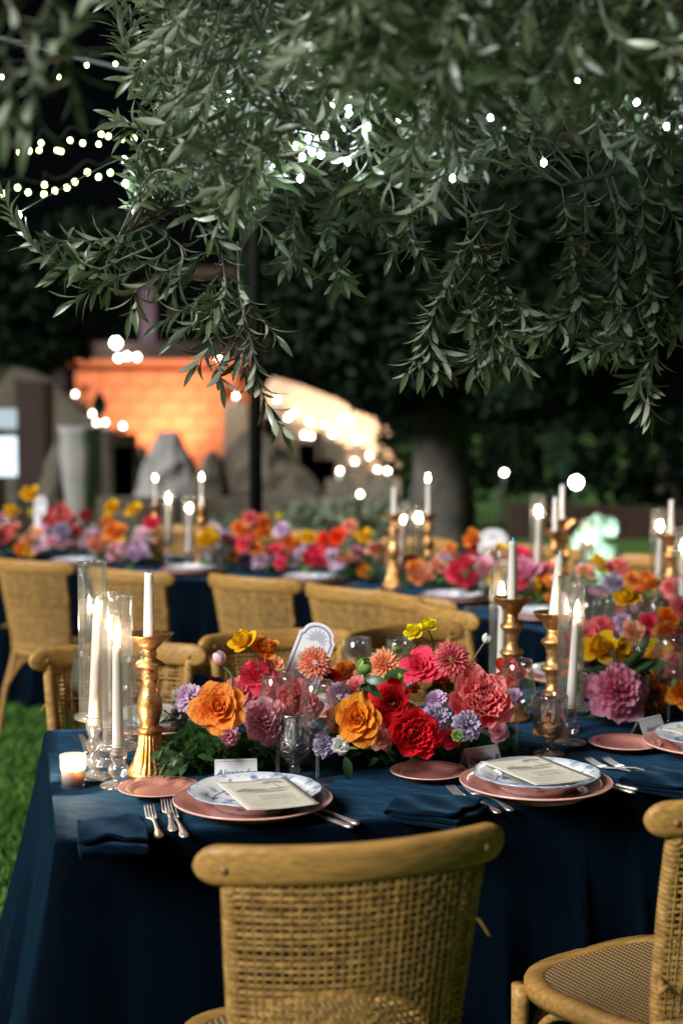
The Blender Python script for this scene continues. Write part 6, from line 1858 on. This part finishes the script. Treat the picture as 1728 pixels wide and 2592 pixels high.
# hero sprays (pixel columns/rows with their depth)
HERO = [
 ([(470, 250, 3.15), (400, 200, 3.1), (365, 140, 3.08), (330, 60, 3.05), (345, 10, 3.05)], .0028), ([(420, 230, 3.12), (350, 215, 3.1), (315, 120, 3.06), (300, 50, 3.05)], .0024),
 ([(440, 300, 3.1), (395, 330, 3.08), (330, 320, 3.05), (300, 300, 3.05)], .0022), ([(480, 120, 3.0), (440, 60, 3.0), (400, 30, 3.0)], .0025), ([(440, 380, 3.1), (420, 320, 3.1), (400, 260, 3.08)], .0024),
 ([(420, 600, 2.95), (300, 660, 2.92), (215, 690, 2.9), (110, 645, 2.88), (45, 570, 2.87), (12, 500, 2.87)], .0034), ([(400, 560, 2.95), (300, 600, 2.92), (180, 610, 2.9), (120, 610, 2.9)], .0024),
 ([(430, 620, 2.95), (350, 680, 2.92), (270, 710, 2.9), (190, 760, 2.9)], .0028), ([(380, 600, 2.95), (250, 640, 2.92), (150, 690, 2.9)], .0024),
 ([(470, 640, 2.95), (400, 700, 2.93), (340, 740, 2.92), (330, 790, 2.92)], .0024), ([(520, 640, 2.98), (470, 690, 2.95), (430, 720, 2.95)], .0022),
 ([(600, 620, 3.0), (610, 760, 2.97), (640, 880, 2.95), (650, 960, 2.95), (690, 1050, 2.95), (712, 1085, 2.95)], .0034), ([(560, 600, 3.0), (570, 740, 2.97), (545, 850, 2.95), (500, 920, 2.95)], .003),
 ([(600, 700, 3.0), (640, 780, 2.97), (700, 850, 2.95)], .0024), ([(580, 720, 3.0), (520, 790, 2.96), (450, 850, 2.95)], .0026), ([(620, 760, 2.97), (600, 850, 2.95), (560, 930, 2.94), (562, 965, 2.94)], .0026),
 ([(560, 690, 3.0), (500, 760, 2.96), (420, 810, 2.95)], .0022),
 ([(1230, 560, 3.0), (1160, 660, 2.97), (1100, 790, 2.95), (1050, 900, 2.93), (1035, 930, 2.93)], .003), ([(1100, 780, 2.95), (1090, 850, 2.94), (1070, 930, 2.93)], .0018),
 ([(1290, 540, 3.0), (1262, 680, 2.96), (1252, 800, 2.93), (1240, 900, 2.92), (1235, 935, 2.92)], .003), ([(1262, 700, 2.96), (1310, 770, 2.93), (1330, 830, 2.92)], .0018), ([(1255, 760, 2.95), (1215, 850, 2.93), (1195, 930, 2.92)], .0018),
 ([(1255, 790, 2.95), (1290, 860, 2.93), (1320, 925, 2.92)], .0016), ([(1258, 720, 2.95), (1210, 780, 2.93), (1180, 800, 2.92)], .0016),
 ([(1480, 480, 2.85), (1478, 620, 2.83), (1468, 740, 2.82), (1452, 800, 2.82)], .0028), ([(1460, 760, 2.82), (1420, 810, 2.82), (1400, 835, 2.82)], .0016), ([(1465, 770, 2.82), (1495, 830, 2.82), (1510, 840, 2.82)], .0016),
 ([(1620, 470, 2.8), (1630, 620, 2.79), (1655, 760, 2.78), (1640, 850, 2.77), (1560, 865, 2.76), (1500, 885, 2.76)], .003), ([(1650, 780, 2.78), (1662, 880, 2.77), (1630, 960, 2.76), (1615, 975, 2.76)], .0022), ([(1560, 560, 2.8), (1560, 700, 2.79), (1575, 800, 2.78), (1590, 860, 2.78)], .0026),
 ([(1728, 600, 2.8), (1740, 750, 2.79), (1710, 840, 2.78)], .0024),
 ([(1050, 480, 3.2), (1030, 580, 3.1), (1060, 640, 3.05)], .0024), ([(860, 430, 3.3), (830, 560, 3.15), (850, 660, 3.1), (845, 720, 3.1)], .0026), ([(900, 450, 3.3), (960, 560, 3.15), (985, 600, 3.1)], .0024), ([(760, 470, 3.2), (740, 600, 3.1), (770, 680, 3.05)], .0024),
 ([(0, -40, 1.75), (60, 80, 1.75), (90, 200, 1.75), (70, 330, 1.75)], .003), ([(120, -60, 1.8), (130, 60, 1.8), (170, 160, 1.8), (190, 230, 1.8)], .003), ([(-40, 60, 1.7), (30, 180, 1.7), (20, 300, 1.7)], .003), ([(60, 60, 1.75), (130, 120, 1.75), (200, 40, 1.75)], .0024),
]
for hi, (sp, r0) in enumerate(HERO):
    pts = [aty(*q) for q in sp]
    if hi < len(HERO) - 4:   # tie to the nearest limb
        k = int(np.argmin(((LIMBA - np.array(pts[0])) ** 2).sum(1))); q = Vector(LIMBA[k])
        if .02 < (q - pts[0]).length: pts = [q] + pts
    twig(pts, r0, .0125, .034, .072, .30 if hi < 17 else .10, 100 + hi)
    if hi < len(HERO) - 4:   # short side shoots make the ends bushy
        cc = cr(pts, 9); rs = random.Random(500 + hi)
        for q in range(3 if hi > 16 else 1):
            fr = rs.uniform(.45, .88); j = int(fr * (len(cc) - 2)); t_ = (cc[j + 1] - cc[j]).normalized()
            sd = Vector((rs.uniform(-1, 1), rs.uniform(-1, 1), rs.uniform(-.6, .6))).normalized()
            dd = (t_ * .8 + sd * .8).normalized(); L_ = rs.uniform(.035, .07)
            twig([cc[j], cc[j] + dd * L_ * .5 + Vector((0, 0, .004)), cc[j] + dd * L_ + Vector((0, 0, -.008))], .0014, .011, .032, .066, .12, 900 + hi * 9 + q)
# a neighbouring bough joins the dim sprays at the upper left
v, f = tube(cr([(1.6, 2.5, 1.9), (0.6, 1.2, 2.9), (-.3, 1.5, 2.75), tuple(aty(60, -120, 1.75)), tuple(aty(0, -40, 1.75))], 10), lambda i, t: .03 * (1 - t) + .004, 8)
mk('limb', [tuple(Vector(q) - OB) for q in v], f, M['bark'], olive)
# the mass of the crown
def lower_bound(x):
    xs = [250, 300, 340, 420, 560, 700, 850, 900, 1000, 1150, 1300, 1400, 1560, 1728, 1800]
    ys = [150, 330, 560, 670, 700, 600, 500, 540, 600, 600, 470, 430, 470, 540, 540]
    return float(np.interp(x, xs, ys))
rm = random.Random(77); cnt = 0
while cnt < 760:
    x = rm.uniform(290, 1800); y = rm.uniform(-80, 720)
    if y > lower_bound(x) - 120: continue
    if x < 420 and 60 < y < 520 and rm.random() < .75: continue
    if x < 395 and y < 540: continue
    # thin the lower margin
    if y > lower_bound(x) - 230 and rm.random() < .55: continue
    D = rm.choice([rm.uniform(2.45, 3.1), rm.uniform(2.9, 3.9), rm.uniform(2.9, 4.2)])
    if y < 200 and x > 800 and rm.random() < .35: D = rm.uniform(1.9, 2.5)
    tip = aty(x, y, D)
    k = int(np.argmin(((LIMBA - np.array(tip + Vector((rm.uniform(-.28, .28), rm.uniform(-.12, .12), rm.uniform(-.05, .14))))) ** 2).sum(1) + npr.random(len(LIMBA)) * .05)); st = Vector(LIMBA[k])
    L = (tip - st).length
    if L < .06: cnt += 1; continue
    mid = st.lerp(tip, .5) + Vector((rm.uniform(-.06, .06), rm.uniform(-.06, .06), .05 + .10 * L))
    end = tip + Vector((rm.uniform(-.10, .10), rm.uniform(-.06, .06), rm.uniform(-.08, .05)))
    twig([st, mid, tip, end], .0022 + .0012 * min(1, L), .0165, .028, .066, max(.1, 1 - .30 / max(.30, L)), cnt)
    cnt += 1
TW.build('twigs', M['twig'], olive)['kind'] = 'stuff'
# the 300 leaves that show largest become parts; the rest is one mass
def lsize(l):
    q = proj(l[0])
    if q is None or not (-20 < q[0] < 1748 and -20 < q[1] < 2600): return 0
    L = l[2]; dv = (l[0] - CAM).normalized()
    return (L - dv * L.dot(dv)).length / q[2] * (1.0 if q[1] > 480 or q[0] < 420 else .55)
order = sorted(range(len(LEAVES)), key=lambda i: -lsize(LEAVES[i]))
big = set(order[:300])
ome = bpy.data.meshes.new('leaf'); ome.from_pydata(LV.tolist(), [], LF.tolist()); ome.materials.append(M['olive']); ome.polygons.foreach_set('use_smooth', [True] * len(ome.polygons)); ome.update()
for i in order[:300]:
    p, x, y, z = LEAVES[i]
    o = bpy.data.objects.new('leaf', ome); COL.objects.link(o); o.parent = olive
    mt = Matrix((x, y, z)).transposed().to_4x4(); o.matrix_local = Matrix.Translation(p - OB) @ mt
rest = [LEAVES[i] for i in range(len(LEAVES)) if i not in big]
Pn = np.array([tuple(l[0] - OB) for l in rest]); X = np.array([tuple(l[1]) for l in rest]); Y = np.array([tuple(l[2]) for l in rest]); Z = np.array([tuple(l[3]) for l in rest])
VV = Pn[:, None] + LV[None, :, 0:1] * X[:, None] + LV[None, :, 1:2] * Y[:, None] + LV[None, :, 2:3] * Z[:, None]
nL = len(LV)
FFc = (np.arange(len(rest)) * nL)[:, None, None] + LF[None]
o = mk('foliage', VV.reshape(-1, 3), FFc.reshape(-1, 4), M['olive'], olive); o['kind'] = 'stuff'
print('leaves', len(LEAVES))

# ================================================================ STRING LIGHTS
def string(pts_px, D, mat, rb, label, name='string_lights', cat='string lights', ext=None, hang=.03):
    B = [aty(px, py, D) for px, py in pts_px]
    e = empty(name, B[0], label=label, cat=cat)
    c = [b + Vector((0, 0, hang)) for b in B]
    c = sorted(c, key=lambda p: p.x)
    if ext: c = [POLE_TOP - Vector((0, 0, ext[0][2] * .05)), aty(*ext[0])] + c + [aty(*ext[1])]
    mk('cable', *tube([p - e.location for p in cr(c, 4)], .004 if D > 8 else .0015, 6), M['wire'], e)
    me = None
    for b in B:
        if me is None:
            o = mk('bulb', *lathe([(0, -rb * 1.3), (rb * .8, -rb * .7), (rb, 0), (rb * .7, rb * .8), (rb * .3, rb * 1.2)], 10), mat, e); me = o.data
        else:
            o = bpy.data.objects.new('bulb', me); COL.objects.link(o); o.parent = e
        o.location = b - e.location
        k = mk('socket', *tube([(0, 0, rb), (0, 0, hang)], .004 if D > 8 else .0012, 6), M['wire'], o) if False else None
string([(5, 195), (150, 195), (220, 165), (293, 162), (364, 160), (430, 178)], 4.6, M['bulb_y'], .0045, 'upper strand of yellow green festoon bulbs at the left', ext=((-300, 190, 4.6), (700, 130, 4.6)), hang=.05)
string([(50, 385), (75, 382), (105, 362), (100, 380), (145, 380), (155, 383), (178, 355), (210, 362), (250, 365), (257, 340), (275, 345), (310, 352), (340, 350), (370, 352), (460, 305), (510, 320), (560, 305), (580, 312), (655, 325), (740, 300)], 5.6, M['bulb_y'], .0055, 'middle doubled strand of yellow green festoon bulbs at the left', ext=((-300, 400, 5.6), (900, 310, 5.6)), hang=.05)
string([(10, 490), (45, 475), (72, 487), (113, 468), (112, 492), (140, 483), (170, 475), (190, 460), (222, 436), (250, 448), (280, 437), (330, 428)], 6.0, M['bulb_y'], .006, 'lowest strand of yellow green festoon bulbs at the left', ext=((-300, 520, 6.0), (900, 380, 6.0)), hang=.05)
string([(48, 545), (315, 405), (318, 466), (430, 390), (575, 230), (583, 250), (760, 452), (695, 412)], 2.9, M['bulb_w'], .0065, 'cool white fairy light strand through the left of the olive branches', 'fairy_lights', 'fairy lights', hang=.006)
string([(745, 372), (780, 352), (790, 385), (812, 392), (765, 398), (822, 345), (838, 300), (845, 262), (880, 270), (884, 290), (865, 330), (800, 360)], 2.72, M['bulb_w'], .006, 'cool white fairy light cluster glowing in the middle of the olive branches', 'fairy_lights', 'fairy lights', hang=.006)
string([(940, 50), (912, 95), (908, 125), (1145, 452), (1375, 412), (1460, 208), (1686, 320), (1722, 86), (930, 322), (880, 410), (1010, 300), (1080, 180), (1240, 300), (1300, 110), (1560, 150), (1610, 260), (1200, 60)], 2.6, M['bulb_w'], .005, 'cool white fairy light strand through the right of the olive branches', 'fairy_lights', 'fairy lights', hang=.006)
p0, p1 = POLE_TOP.copy(), aty(900, 315, 6.0)
e = mk('overhead_cable', *tube([p0.lerp(p1, i / 20) - Vector((0, 0, .03 * math.sin(math.pi * i / 20))) for i in range(21)], .006, 8), M['cable']); tag(e, 'thin grey overhead cable crossing below the upper festoon strand', 'cable')

# drop unused prototypes
for o in list(bpy.data.objects):
    if o.parent is None and o.type == 'EMPTY' and 'label' not in o:
        for ch in list(o.children_recursive): bpy.data.objects.remove(ch)
        bpy.data.objects.remove(o)
